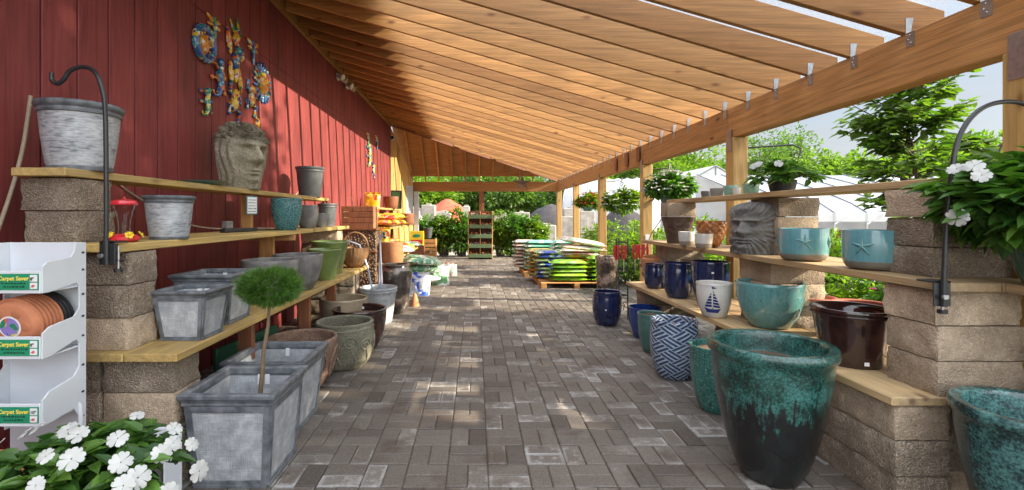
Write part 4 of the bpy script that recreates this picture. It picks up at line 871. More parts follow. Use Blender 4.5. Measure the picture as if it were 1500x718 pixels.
for k_, (x0, y0, x1, y1, zt, bend, lb) in enumerate(((-.05, 0, -.27, -.02, .74, -.1, 'pale metal cane leaning left out of the grey pot'), (.0, .02, .02, .03, .84, .03, 'upright pale cane nearest the middle of the grey pot'), (.05, -.02, .0, .02, .80, .05, 'upright pale cane right of the middle one'))):
    g = MB(); g.tube([(x0, y0, 0), (x0 + (x1 - x0) * .35, y0, zt * .55), (x0 + (x1 - x0) * .8, y1, zt * .93), (x1 + bend, y1, zt), (x1 + bend * 1.5, y1, zt - .03)], .0125, 10)
    h_ = g.build('walking_cane', M['blue_cane'], loc=(-1.17, 5.75, .235), smooth=50); tag(h_, lb, 'cane', 'canes standing in the grey pot')
    g = MB(); g.tube([(x1 + bend * 1.1, y1, zt + .0), (x1 + bend * 1.6, y1, zt - .035)], .016, 8); g.build('grip', M['blackplastic'], h_)
pot('urn', 'tall glossy dark jar standing on the paving beyond the canes', 'urn', -1.055, 6.3, 0, .215, .64, 'jar', M['urn'])
g = MB(); g.lathe([(0, 0), (.07, 0), (.02, .17), (0, .18)], 24); tag(g.build('garden_cone', M['rust'], loc=(-.86, 6.75, 0), smooth=50), 'small orange clay cone on the paving beside the dark jar', 'garden cone')

# right side: floor pots
pot('drip_planter', 'huge planter of teal glaze dripping over black, nearest on the right paving', 'planter', 1.447, 2.35, 0, .282, .655, 'urnbig', M['drip'], wall=.038, soil=.84, n=96, disp=relief(.0015, 60), dense=.014, smooth=60)
pot('drip_planter', 'dark planter speckled with teal, cut by the lower right corner', 'planter', 2.075, 1.76, 0, .245, .565, 'urnbig', M['drip2'], wall=.034, soil=.80, n=96, disp=relief(.0015, 60, 3), dense=.014, smooth=60)
pot('planter_pot', 'slim green-teal river glazed pot behind the huge drip planter', 'planter', 1.585, 3.15, 0, .165, .425, 'egg', M['riverteal'], soil=.9)
pot('planter_pot', 'blue and white pot with a woven basket pattern on the paving', 'planter', 1.575, 3.8, 0, .182, .455, 'belly', M['woven'], soil=.85, n=96)
pot('planter_pot', 'dull green glazed pot behind the woven-pattern pot', 'planter', 1.665, 4.5, 0, .138, .36, 'egg', M['gsage'], soil=.9)
pot('planter_pot', 'cobalt blue pot under the end of the lowest right shelf', 'planter', 1.77, 5.02, 0, .165, .32, 'egg', M['bluec'])
GN = 'navy glazed pots'
pot('planter_pot', 'navy glazed pot standing alone out on the paving', 'planter', 1.536, 5.6, 0, .17, .395, 'belly', M['navy'], GN)
pot('urn', 'tall mottled brown and cream pot by the post beyond the right shelf', 'urn', 2.2, 8.0, 0, .20, .60, 'cyl', M['mottled'])
# on the lowest right shelf (top .4975)
zs = .4985
pot('planter_pot', 'smallest navy pot at the far end of the lowest right shelf', 'planter', 1.91, 5.12, zs, .108, .262, 'belly', M['navy'], GN)
pot('planter_pot', 'middle-sized navy pot on the lowest right shelf', 'planter', 1.925, 4.55, zs, .138, .33, 'belly', M['navy'], GN)
pot('planter_pot', 'tallest navy pot, behind the sailboat pot', 'planter', 2.02, 4.12, zs, .155, .385, 'egg', M['navy'], GN)
t, rad = pot('planter_pot', 'white pot with a blue sailboat motif', 'planter', 1.845, 3.70, zs, .131, .262, 'egg', M['white_glz'], wall=.012)
def wrap(g, poly, rad, th0, zc, off, thick=.002, sc_=1.25):
    def clip(P, lim, sgn):
        o = []
        for i in range(len(P)):
            a, b = P[i], P[(i + 1) % len(P)]; ia, ib = sgn * (a[0] - lim) >= 0, sgn * (b[0] - lim) >= 0
            if ia: o.append(a)
            if ia != ib: t_ = (lim - a[0]) / (b[0] - a[0]); o.append((lim, a[1] + (b[1] - a[1]) * t_))
        return o
    smin, smax = min(p[0] for p in poly), max(p[0] for p in poly)
    if smax - smin > .0085:
        k_ = int((smax - smin) / .008) + 1
        for i in range(k_):
            a, b = smin + (smax - smin) * i / k_, smin + (smax - smin) * (i + 1) / k_; q = clip(clip(poly, a, 1), b, -1)
            if len(q) > 2: wrap(g, q, rad, th0, zc, off, thick, sc_)
        return
    n = len(poly); vs = []
    for o_ in (off - thick, off):
        for s_, z_ in poly: z2 = zc + z_ * sc_; r_ = rad(z2) + o_; a = th0 + s_ * sc_ / rad(zc); vs.append((r_ * math.cos(a), r_ * math.sin(a), z2))
    g.add(vs, [tuple(range(n, 2 * n))] + [(i, (i + 1) % n, (i + 1) % n + n, i + n) for i in range(n)])
th0 = math.atan2(-3.70, -1.845) - .1
for dth, nm in ((0, 'sailboat'), (2.1, 'sailboat'), (-2.1, 'sailboat')):
    g = MB(); hull = [(-.052, -.045), (-.04, -.075), (.036, -.075), (.052, -.048), (.02, -.052), (-.02, -.052)]
    wrap(g, hull, rad, th0 + dth, .135, .0012)
    for k_ in range(5): z0 = -.04 + k_ * .0185; wl = .05 - k_ * .009; wrap(g, [(-wl, z0), (-.004, z0 + .001), (-.004, z0 + .0155), (-wl + .010, z0 + .0145)], rad, th0 + dth, .135, .0012)
    for k_ in range(6): z0 = -.042 + k_ * .018; wl = .048 - k_ * .007; wrap(g, [(.004, z0 + .003), (wl, z0 - .002), (wl - .008, z0 + .0125), (.004, z0 + .016)], rad, th0 + dth, .135, .0012)
    wrap(g, [(.0, .07), (.024, .078), (.0, .088)], rad, th0 + dth, .135, .0012); wrap(g, [(-.0025, -.05), (.0025, -.05), (.0025, .088), (-.0025, .088)], rad, th0 + dth, .135, .0010)
    g.build(nm, M['bluec'], t)
pot('planter_pot', 'big round teal pot on the lowest right shelf', 'planter', 2.065, 3.36, zs, .215, .315, 'wide', M['teal'], wall=.018, soil=.8)
pot('planter_pot', 'glossy dark oxblood pot at the near end of the lowest right shelf', 'planter', 1.985, 2.53, zs, .183, .295, 'taper', M['darkbrown'], wall=.014)
GT = 'red clay bowls behind the oxblood pot'
pot('clay_bowl', 'red clay bowl nearer the end pier', 'bowl', 2.33, 2.88, zs, .16, .25, 'conic', M['terrad'], GT, wall=.02, soil=.85)
pot('clay_bowl', 'red clay bowl next to the big round teal pot', 'bowl', 2.40, 3.42, zs, .155, .20, 'conic', M['terrad'], GT, wall=.02, soil=.85)
pot('small_bowl', 'little speckled white bowl beside the big round teal pot', 'bowl', 2.30, 3.12, zs, .075, .20, 'cup', M['white_glz'])
t, rad = pot('strawberry_jar', 'orange clay strawberry jar with side openings', 'planter', 2.0, 5.4, zs, .125, .33, 'jar', M['rust'])
g = MB()
for a in range(6):
    for z_ in (.12, .21): aa = a * 1.05 + (z_ > .2) * .5; g.ball(((rad(z_) - .004) * math.cos(aa), (rad(z_) - .004) * math.sin(aa), z_), .022, .022, .028)
g.build('opening', M['soil'], t, smooth=60)
# on the middle right shelf (top .9945)
zs = .9955
def bowl(label, X, Y, r, h, faces):
    t, rad = pot('glazed_bowl', label, 'planter', X, Y, zs, r, h, 'cup', M['tealfoot'], 'teal bowls with raised sea motifs', wall=.012)
    for kind, th in faces:
        g = MB(); zc = h * .6
        if kind == 'starfish':
            for k_ in range(5):
                a = k_ * math.pi * 2 / 5 + .3; pts = [((rad(zc) + .001 - 0 * i) * math.cos(th + i * .017 * math.cos(a) / r), (rad(zc) + .001) * math.sin(th + i * .017 * math.cos(a) / r), zc + i * .017 * math.sin(a)) for i in range(4)]
                g.tube(pts, [.008, .0075, .005, .002], 6)
        else:
            for rr in (.012, .02, .028, .036): g.tube([((rad(zc) + .001) * math.cos(th + rr * math.cos(b) / r), (rad(zc) + .001) * math.sin(th + rr * math.cos(b) / r), zc + rr * math.sin(b)) for b in [i * math.pi / 12 for i in range(25)]], .0028, 5)
        g.build(kind, M['teal'], t, smooth=60)
bowl('teal bowl with a starfish and a shell, nearer the hook', 2.085, 2.50, .137, .205, [('starfish', -2.62), ('shell', -1.45), ('starfish', -.4)])
bowl('teal bowl with one starfish, beside the bearded face', 2.055, 3.0, .134, .20, [('starfish', -2.1), ('shell', -.75), ('shell', 2.2)])
pot('carved_pot', 'amber pot with a pine cone scale pattern', 'planter', 2.07, 4.2, zs, .122, .235, 'bowl', M['amber'], n=120, disp=relief(.006, 12, mode='scale'), dense=.007, smooth=70)
pot('planter_pot', 'white pot with a bare clay foot, nearer to the amber pot', 'planter', 1.965, 4.12, zs, .075, .125, 'cyl', M['twotone'], 'white pots with clay feet')
pot('planter_pot', 'white pot with a bare clay foot, farther along the shelf', 'planter', 1.975, 4.48, zs, .073, .13, 'cyl', M['twotone'], 'white pots with clay feet')
pot('carved_pot', 'dark brown carved pot under the end of the top right shelf', 'planter', 2.05, 4.85, zs, .16, .27, 'conic', M['carvdark'], n=90, disp=relief(.006, 30, 2), dense=.01, smooth=70)
g = block_mb(-.15, .15, -.1, .1, 0, .137, 77); tag(g.build('wall_block', M['blockl'], loc=(2.05, 4.85, 1.267), smooth=35), 'pale block wedged between the dark carved pot and the top right shelf', 'concrete block')
# top right shelf
zs = 1.4455
for px, r, h, mt, lb in ((1071, .055, .085, 'jade', 'jade cup in front of the second post on the top right shelf'), (1100, .055, .082, 'jade', 'jade cup just right of the second post'), (1079, .03, .062, 'white_glz', 'slim cream cup between the two jade cups'), (1050, .052, .075, 'ribgrey', 'small grey pot left of the jade cups'), (1034, .04, .06, 'darkzinc', 'small dark pot at the far end of the cups')):
    Y = 2.17 * 700 / (px - 697); pot('cup_pot', lb, 'pot', 2.17, Y, zs, r * 1.1, h, 'cyl', M[mt], 'small pots on the top right shelf', wall=.006)

for o in list(bpy.data.objects):
    lb = o.get('label', '')
    if lb.startswith('glossy dark oxblood pot'): sticker(o, .1365, .03, -1.75); sticker(o, .1625, .255, 1.5, .016, .012, True)
    elif lb.startswith('blue and white pot'): sticker(o, .1595, .41, 2.3, .013, .011, True)
    elif lb.startswith('navy glazed pot standing'): sticker(o, .172, .20, -1.9, .008, .006)
    elif lb.startswith('glossy oxblood pot behind'): sticker(o, .232, .34, 1.7, .016, .012, True)
    elif lb.startswith('tallest navy pot'): sticker(o, .1555, .30, -1.9, .009, .007)
# ---------------------------------------------------------------- stone faces
def face(name, label, X, Y, z, wd, h, dp, rz, mat, man=False):
    g = MB(); nt_, nz_ = 150, 130; G = lambda x, c, s: math.exp(-((x - c) / s) ** 2)
    vs = []
    for j in range(nz_ + 1):
        t = j / nz_
        top = math.sqrt(max(0, 1 - max(0, (t - .58) / .42) ** 2.3)); k = (.70 + .30 * math.sin(math.pi * min(.5, t * .66))) * top if not man else (.93 + .07 * math.sin(math.pi * t)) * max(0, 1 - max(0, (t - .80) / .2) ** 2.6) ** .5
        for i in range(nt_):
            th = -math.pi + 2 * math.pi * i / nt_; a = abs(th); d = 0
            if a < 1.5:
                F_ = G(th, 0, .9)
                nose = G(th, 0, .13 + .10 * G(t, .40, .04)) * (.055 * G(t, .42, .075) + .030 * G(t, .53, .07)); d += nose
                d += -.042 * G(a, .36, .20) * G(t, .565, .05) + .026 * G(a, .36, .12) * G(t, .56, .022) - .010 * G(a, .36, .13) * G(t, .56, .006)
                d += .022 * G(a, .36, .34) * G(t, .635, .028) + .014 * G(a, .55, .25) * G(t, .43, .08)
                d += .020 * G(th, 0, .26) * G(t, .275, .022) + .022 * G(th, 0, .22) * G(t, .225, .022) - .020 * G(th, 0, .28) * G(t, .250, .008) + .026 * G(th, 0, .26) * G(t, .13, .05) - .012 * G(th, 0, .3) * G(t, .185, .02) - .006 * G(th, 0, .05) * G(t, .32, .03)
            if man:
                hx, hz = th, (t - .42) * 2.2; ra = math.atan2(hz, hx); rr = math.hypot(hx * .85, hz)
                m_ = min(1, max(0, (rr - .68) / .28)) if not (t < .3 and a < .9) else min(1, max(0, (.31 - t) / .05)) * (1 - .5 * G(th, 0, .2) * G(t, .25, .05))
                wv = .5 * noise.noise(Vector((th * 1.4, t * 3, 5))); s_ = math.sin(ra * 36 + 12 * wv + 6 * rr); d += m_ * (.007 * abs(s_) ** .7 * (1 if s_ > 0 else -1) + .007 * math.sin(ra * 11 + rr * 9 + 10 * wv)) + .012 * m_
            else:
                if a > .78:
                    m_ = min(1, (a - .78) / .25) * (t < .74); d += m_ * (.006 * math.sin(a * 21 + 2.2 * math.sin(t * 9)) + .010)
                if t > .68:
                    m_ = min(1, (t - .68) / .05); q = Vector((math.sin(th) * 5, math.cos(th) * 5, t * 11)); c_ = noise.voronoi(q)[0]; d += m_ * (.034 - .062 * c_[0] + .010 * math.sin(c_[0] * 60))
            d += .0025 * noise.noise(Vector((th * 14, t * 30, 1)))
            d *= h / .5 * (1.3 if man else 1.15); rx, ry = wd / 2, dp if a < 1.57 else dp * .45
            nx_, ny_ = math.sin(th), -math.cos(th); x = (rx * k + d) * nx_; y = (ry * k + d) * ny_
            if top < .25: d *= .3
            vs.append((x, y, h * t))
    b = len(vs); vs += [(0, 0, 0), (0, 0, h)]
    fs = [(j * nt_ + i, j * nt_ + (i + 1) % nt_, (j + 1) * nt_ + (i + 1) % nt_, (j + 1) * nt_ + i) for j in range(nz_) for i in range(nt_)]
    fs += [((i + 1) % nt_, i, b) for i in range(nt_)] + [(nz_ * nt_ + i, nz_ * nt_ + (i + 1) % nt_, b + 1) for i in range(nt_)]
    g.add(vs, fs, None, .5); return tag(g.build(name, mat, loc=(X, Y, z), rot=(0, 0, rz), smooth=80), label, 'garden face')
face('stone_face', 'weathered stone woman face with a leaf wreath on the top left shelf', -1.97, 3.98, 1.4925, .385, .56, .22, R(64), M['facestone'])
face('stone_face', 'dark grey bearded face with swept hair on the middle right shelf', 2.12, 3.58, .9955, .34, .385, .19, R(-64), M['greyman'], True)

# ---------------------------------------------------------------- wall ceramics
def talavera(name, base, alt):
    m = NT(name); v = m.obj(rnd=1); c = m.n('ShaderNodeTexVoronoi', {'Vector': v, 'Scale': 38.}); s_ = m.n('ShaderNodeSeparateColor', {0: c.outputs['Color']}).outputs[0]
    k = m.ramp(s_, [(0, base), (.55, alt), (.74, (.70, .68, .60)), (.81, (.03, .08, .30)), (.86, (.65, .12, .03)), (.91, (.72, .46, .05)), (.96, (.03, .22, .12))], 'CONSTANT')
    return m.out(k, .15, c.outputs['Distance'], .3, .003, Coat_Weight=.6)
TO, TY, TB, TG = talavera('ceramic_orange', (.62, .20, .02), (.70, .42, .03)), talavera('ceramic_yellow', (.72, .45, .03), (.62, .12, .03)), talavera('ceramic_blue', (.03, .10, .30), (.10, .35, .40)), talavera('ceramic_green', (.05, .28, .12), (.60, .50, .05))
def ell(g, x, z, rx, rz_, ang=0, ry=.015, y=-.012):
    g.ball((0, 0, 0), rx, ry, rz_, 14, 8, M=Matrix.Translation((x, y, z)) @ Matrix.Rotation(ang, 4, 'Y'))
def art(kind, px, py, hpx, label, mat, mat2, ang=0):
    Y = 2.25 * 700 / (697 - px); s_ = hpx * 1.22 * Y / 700 / 2
    t = thing('wall_ornament', label, 'wall ornament', (WX + .003, Y, PZ(py, Y)), R(90), 'glazed ceramic ornaments on the red wall'); a = MB(); b = MB()
    if kind == 'oval':
        a.tube([(s_ * .82 * math.cos(q), -.02, s_ * .82 * math.sin(q)) for q in [i * math.pi / 16 for i in range(33)]], s_ * .2, 8); ell(b, 0, 0, s_ * .5, s_ * .5, ry=.03)
        for i in range(12): q = i * math.pi / 6; ell(b, s_ * .55 * math.cos(q), s_ * .55 * math.sin(q), s_ * .12, s_ * .07, -q)
        n1, n2 = 'ring', 'sun_face'
    elif kind == 'sun':
        ell(a, 0, 0, s_ * .58, s_ * .58, ry=.045); ell(a, 0, -.05 * s_, s_ * .09, s_ * .18, ry=.06); ell(a, -.2 * s_, .15 * s_, s_ * .09, s_ * .05, ry=.05); ell(a, .2 * s_, .15 * s_, s_ * .09, s_ * .05, ry=.05)
        for i in range(20): q = i * math.pi / 10; ell(b, s_ * .78 * math.cos(q), s_ * .78 * math.sin(q), s_ * .26, s_ * .09, -q + .15, y=-.01)
        n1, n2 = 'face', 'ray'
    elif kind == 'dragonfly':
        a.tube([(0, -.015, .5 * s_), (0, -.02, 0), (.03 * s_, -.015, -s_)], [s_ * .16, s_ * .15, s_ * .09], 8); ell(a, 0, s_ * .62, s_ * .2, s_ * .17, ry=.02)
        for sx in (-1, 1): ell(b, sx * .5 * s_, .55 * s_, s_ * .48, s_ * .17, sx * -.35); ell(b, sx * .45 * s_, .15 * s_, s_ * .4, s_ * .15, sx * .15)
        n1, n2 = 'body', 'wing'
    elif kind == 'bird':
        ell(a, .05 * s_, -.1 * s_, s_ * .27, s_ * .6, .5, ry=.03); ell(a, -.35 * s_, -.35 * s_, s_ * .2, s_ * .14, 0, ry=.03); ell(a, .3 * s_, -.75 * s_, s_ * .12, s_ * .4, -.35)
        b.prism([(-.75 * s_, .75 * s_), (-.1 * s_, -.1 * s_), (.3 * s_, .2 * s_)], -.012, -.002); b.prism([(.05 * s_, s_), (.1 * s_, .0), (.6 * s_, .15 * s_)], -.02, -.01)
        n1, n2 = 'body', 'wing'
    elif kind == 'parrot':
        ell(a, .05 * s_, .05 * s_, s_ * .2, s_ * .36, .1, ry=.04); ell(a, .28 * s_, .42 * s_, s_ * .2, s_ * .18, 0, ry=.04); ell(b, .42 * s_, .30 * s_, s_ * .16, s_ * .2, .3, ry=.03)
        for x_, z_, rz_, an in ((-.42, .58, .48, -.25), (-.28, -.45, .42, -.12), (.08, -.35, .4, .1), (.32, -.55, .48, -.3)): ell(b, x_ * s_, z_ * s_, s_ * .14, s_ * rz_, an, ry=.022)
        n1, n2 = 'body', 'feather'
    elif kind == 'gecko':
        a.tube([(.15 * s_, -.02, .55 * s_), (.0, -.025, .15 * s_), (.12 * s_, -.025, -.3 * s_), (-.05 * s_, -.02, -.7 * s_), (-.3 * s_, -.015, -.75 * s_), (-.35 * s_, -.012, -.55 * s_)], [s_ * q for q in (.13, .15, .15, .1, .06, .03)], 8); ell(a, .2 * s_, .72 * s_, s_ * .17, s_ * .2, .3, ry=.03)
        for x_, z_, e, f in ((0, .35, -.5, .55), (.1, .3, .5, .15), (.1, -.2, -.45, -.05), (.15, -.3, .5, -.5)): b.tube([(x_ * s_, -.015, z_ * s_), ((x_ + e) / 2 * s_, -.02, (z_ + f) / 2 * s_ + .1 * s_), (e * s_, -.012, f * s_)], [.07 * s_, .065 * s_, .05 * s_], 6); ell(b, e * s_, f * s_, .12 * s_, .11 * s_, ry=.015)
        n1, n2 = 'body', 'limb'
    elif kind == 'frog':
        ell(a, 0, 0, s_ * .27, s_ * .42, .25, ry=.035); ell(a, .1 * s_, .45 * s_, s_ * .24, s_ * .19, ry=.035); ell(a, .0, .62 * s_, .07 * s_, .07 * s_, ry=.03); ell(a, .24 * s_, .6 * s_, .07 * s_, .07 * s_, ry=.03)
        for pts in ([(-.15, .3), (-.45, .4), (-.35, .8)], [(.2, .2), (.5, .1), (.45, .4)], [(-.1, -.3), (-.5, -.1), (-.45, -.5)], [(.15, -.3), (.5, -.3), (.3, -.8)]): b.tube([(x_ * s_, -.015, z_ * s_) for x_, z_ in pts], [.1 * s_, .085 * s_, .06 * s_], 6); ell(b, pts[-1][0] * s_, pts[-1][1] * s_, .13 * s_, .1 * s_, ry=.015)
        n1, n2 = 'body', 'limb'
    else:
        ell(a, 0, 0, s_ * .3, s_ * .5, .3, ry=.03); b.prism([(0, 0), (.6 * s_, .55 * s_), (.6 * s_, -.4 * s_)], -.012, -.002); b.prism([(-.1 * s_, .3 * s_), (-.3 * s_, s_), (.15 * s_, .4 * s_)], -.012, -.002); n1, n2 = 'body', 'fin'
    if ang: t.rotation_euler = (0, 0, R(90))
    a.build(n1, mat, t, smooth=60); b.build(n2, mat2, t, smooth=60)
for a_ in (('oval', 296, 64, 46, 'round ceramic eclipse plate at the left of the wall cluster', TB, TO), ('dragonfly', 311, 41, 34, 'ceramic dragonfly at the top left of the wall cluster', TG, TO), ('bird', 344, 52, 42, 'ceramic hummingbird with raised wings at the top of the cluster', TY, TG),
           ('parrot', 342, 90, 68, 'large yellow ceramic parrot in the middle of the cluster', TB, TY), ('dragonfly', 368, 75, 32, 'smaller ceramic dragonfly right of the parrot', TB, TO), ('gecko', 317, 115, 58, 'orange ceramic gecko below the eclipse plate', TB, TO), ('sun', 383, 122, 48, 'ceramic sun with a yellow face at the right of the cluster', TO, TB),
           ('gecko', 299, 150, 42, 'small green curled ceramic gecko, lowest at the left', TG, TB), ('frog', 341, 152, 52, 'green ceramic frog above the stone face', TY, TB), ('frog', 366, 145, 48, 'blue ceramic frog under the ceramic sun', TO, TB), ('fish', 374, 180, 24, 'small ceramic angelfish touching the top of the stone face', TY, TG),
           ('dragonfly', 538, 203, 18, 'topmost tiny ceramic piece of the far cluster', TG, TO), ('dragonfly', 551, 208, 18, 'second tiny ceramic dragonfly of the far cluster', TB, TY), ('gecko', 539, 228, 34, 'long ceramic gecko of the far cluster', TG, TB), ('frog', 546, 250, 22, 'lowest ceramic frog of the far cluster', TY, TB)): art(*a_)
# flood lights under the ledger
for px, lb in ((498, 'nearer pair of white flood lights under the roof ledger'), (511, 'farther pair of white flood lights under the roof ledger')):
    Y = 2.2 * 700 / (697 - px); t = thing('flood_light', lb, 'light', (WX + .003, Y, PZ(113 if px < 505 else 126, Y)), R(90), 'flood lights on the red wall')
    g = MB(); g.rbox(-.06, .06, -.03, 0, -.05, .05, .01); g.build('bracket', M['white'], t)
    for sx in (-.09, .09): g = MB(); g.tube([(sx * .5, -.03, 0), (sx, -.06, -.01), (sx * 1.2, -.13, -.04)], [.02, .035, .05], 14); g.build('lamp_head', M['white'], t, smooth=40)
g = MB(); g.tube([(0, 0, 0), (0, -.05, 0)], .06, 20); t = thing('spot_lamp', 'small round lamp at the corner of the red wall', 'lamp', (-2.17, 12.45, 3.3)); g.build('lamp_head', M['white'], t, smooth=40); g = MB(); g.tube([(0, -.052, 0), (0, -.06, 0)], .045, 20); g.build('lens', M['black'], t)

# ---------------------------------------------------------------- cords and power strip
def cord(label, pts, r, mat, name='cable'):
    g = MB(); P = [Vector(p) for p in pts]; o = []
    for i in range(len(P) - 1):
        a, b, c, d_ = P[max(i - 1, 0)], P[i], P[i + 1], P[min(i + 2, len(P) - 1)]
        for k_ in range(8): t = k_ / 8; o.append(.5 * ((2 * b) + (c - a) * t + (2 * a - 5 * b + 4 * c - d_) * t * t + (3 * b - a - 3 * c + d_) * t ** 3))
    o.append(P[-1]); g.tube(o, r, 7); return tag(g.build(name, mat, smooth=60), label, 'cord')
xw = WX + .012
cord('brown cord sagging along the red wall behind the left shelves', [(xw, 2.75, 1.62), (xw, 2.95, 1.5), (xw, 3.15, 1.40), (-2.13, 3.5, 1.22), (-2.05, 3.9, 1.165), (-2.0, 4.4, 1.16), (-2.0, 5.2, 1.17), (xw, 5.9, 1.5), (xw, 6.4, 1.75)], .007, M['rope'])
cord('pale rope hanging down the red wall behind the big grey pot', [(-2.17, 2.33, 1.86), (-2.19, 2.31, 1.6), (-2.2, 2.25, 1.35), (-2.21, 2.15, 1.05)], .009, M['rope'], 'hanging_rope')
t = thing('power_strip', 'black power strip lying on the middle left shelf', 'power strip', (-1.84, 3.72, 1.1485), R(80)); g = MB(); g.rbox(-.19, .19, -.028, .028, 0, .03, .006); g.build('housing', M['blackplastic'], t)
g = MB(); g.rbox(-.17, -.1, -.025, .025, .03, .085, .006); g.build('plug_adapter', M['ribgrey'], t)
cord('black lead running from the power strip along the middle left shelf', [(-1.83, 3.92, 1.165), (-1.78, 4.0, 1.156), (-1.75, 4.5, 1.156), (-1.85, 5.3, 1.156), (-1.95, 5.9, 1.156)], .005, M['blackplastic'])
# price card on the top shelf edge
t = thing('price_card', 'small white price card in a blue border hanging from the top left shelf', 'price card', (-1.842, 3.93, 1.36), R(68)); g = MB(); g.rbox(-.055, .055, -.003, .001, -.075, .075, .001); g.build('border', M['blueframe'], t)
g = MB(); g.box(-.047, .047, -.0045, -.0035, -.067, .067); g.build('card', M['lab_w'], t)
g = MB(); random.seed(9)
for r_ in range(5):
    x = -.038
    while x < .034: w_ = random.uniform(.004, .012); g.box(x, min(.038, x + w_), -.0058, -.005, .046 - r_ * .024 - .005, .046 - r_ * .024 + .004 * random.random()); x += w_ + .004
g.build('lettering', M['lab_k'], t)

# ---------------------------------------------------------------- crook hooks
def crook(label, bx, by, zt, pts, tr):
    t = thing('plant_hook', label, 'hook', (bx, by, zt), 0, 'black clamp-on crook hooks'); g = MB(); P = [Vector(p) for p in pts]; o = []
    for i in range(len(P) - 1):
        a, b, c, d_ = P[max(i - 1, 0)], P[i], P[i + 1], P[min(i + 2, len(P) - 1)]
        for k_ in range(8): q = k_ / 8; o.append(.5 * ((2 * b) + (c - a) * q + (2 * a - 5 * b + 4 * c - d_) * q * q + (3 * b - a - 3 * c + d_) * q ** 3))
    o.append(P[-1]); g.tube(o, tr, 10); g.build('rod', M['black'], t, smooth=50)
    g = MB(); g.rbox(-.035, .035, -.03, -.022, -.09, .012, .002); g.rbox(-.035, .035, -.03, .05, .004, .012, .002); g.tube([(0, -.034, -.09), (0, -.034, .02)], .013, 10); g.build('clamp_bracket', M['black'], t)
    g = MB(); g.tube([(.028, .0, -.12), (.028, .0, -.01)], .006, 10); g.build('screw', M['galv'], t); g = MB(); g.tube([(.028, 0, -.125), (.028, 0, -.11)], .018, 14); g.build('knob', M['black'], t, smooth=40); g = MB(); g.tube([(-.0, 0, -.075), (.055, 0, -.075)], .004, 6); g.build('clamp_arm', M['black'], t)
    g = MB(); g.tube([(-.01, -.045, -.05), (-.01, -.055, -.05)], .01, 10); g.rbox(-.022, .0, -.058, -.055, -.056, -.04, .001); g.build('wing_nut', M['galv'], t)
crook('black crook hook clamped to the near end of the middle left shelf', -1.625, 2.135, 1.149, [(0, -.034, .0), (0, -.034, .3), (-.004, -.034, .58), (-.02, -.03, .68), (-.06, -.02, .76), (-.125, 0, .79), (-.185, 0, .775), (-.215, 0, .735), (-.245, 0, .715), (-.27, 0, .735), (-.268, 0, .765)], .0095)
crook('black crook hook clamped to the near end of the middle right shelf', 1.90, 1.975, .996, [(0, -.034, .0), (.012, -.034, .25), (.03, -.034, .42), (.055, -.03, .56), (.11, -.02, .66), (.19, -.01, .725), (.29, 0, .75), (.38, 0, .735), (.44, 0, .68), (.47, 0, .64), (.50, 0, .66)], .0095)

# ---------------------------------------------------------------- hummingbird feeder
t = thing('hummingbird_feeder', 'red and clear hummingbird feeder with yellow flower ports', 'bird feeder', (-1.70, 2.31, 1.1485))
g = MB(); g.lathe([(0, .0), (.05, 0), (.066, .012), (.066, .024), (.05, .034), (.03, .04), (0, .04)], 32); g.build('base', M['redp'], t, smooth=40)
g = MB(); g.lathe([(.026, .04), (.024, .07), (.028, .11), (.043, .17), (.046, .182), (.044, .182), (.041, .17), (.026, .11), (.022, .07), (.024, .04)], 32); g.build('bottle', M['glass'], t, smooth=60)
g = MB(); g.lathe([(0, .20), (.03, .205), (.05, .198), (.056, .185), (.054, .178), (.0, .178)], 32); g.tube([(-.012, 0, .2), (0, 0, .215), (.012, 0, .2)], .003, 6); g.build('lid', M['redp'], t, smooth=40)
for k_ in range(5):
    a = -1.9 + k_ * 1.2566; g = MB()
    for q in range(5): b = q * 1.2566; g.ball((.012 * math.cos(b), 0, .012 * math.sin(b)), .0085, .004, .0085, 8, 6)
    g.ball((0, -.004, 0), .006, n=8, m=6); f_ = g.build('flower_port', M['yellow'], t, loc=(.068 * math.cos(a), .068 * math.sin(a), .034), smooth=60); f_.rotation_euler = (R(-35), 0, a + math.pi / 2)
    g = MB(); g.ball((0, -.007, 0), .003, n=6, m=4); g.build('port_centre', M['redp'], f_)

# ---------------------------------------------------------------- carpet saver rack
t = thing('display_rack', 'white plastic display rack with green sale strips and empty trays', 'display rack', (-1.76, 1.88, 0))
x0, x1, yf, yb = -.16, .14, -.10, .10
def side(y_off_x, mirror=False):
    # profile in (y, z): back edge straight, three forward lobes
    prof = [(yb, .40), (yb, 1.165), (yb - .05, 1.165), (yb - .06, 1.13), (yb - .075, 1.11), (yf + .02, 1.10), (yf, 1.085), (yf, .985), (yf + .03, .985), (yb - .05, 1.005), (yb - .035, .99), (yb - .035, .90), (yb - .06, .87), (yf + .03, .855), (yf, .835), (yf, .74), (yf + .03, .74), (yb - .05, .775), (yb - .035, .76), (yb - .035, .66), (yb - .06, .63), (yf + .03, .61), (yf, .585), (yf, .49), (yf + .05, .49), (yb - .06, .50), (yb - .03, .45), (yb - .03, .40)]
    g = MB(); n = len(prof); vs = [(y_off_x, p, z) for p, z in prof] + [(y_off_x + .006, p, z) for p, z in prof]
    g.add(vs, [tuple(range(n)), tuple(range(n, 2 * n))[::-1]] + [(i, i + n, (i + 1) % n + n, (i + 1) % n) for i in range(n)]); return g
sp_ = side(x1).build('side_panel', M['white'], t, bevel=.0015); side(x0 - .006).build('side_panel', M['white'], t, bevel=.0015)
g = MB()
for z_ in (.45, .55, .66, .78, .86, .95, 1.05, 1.12): g.rbox(x1 + .006, x1 + .009, yb - .024, yb - .012, z_, z_ + .008, .001)
g.build('slot', M['blackplastic'], sp_)
g = MB(); g.rbox(x0, x1, yb - .012, yb - .004, .0, 1.165, .002); g.build('back_panel', M['white'], t)
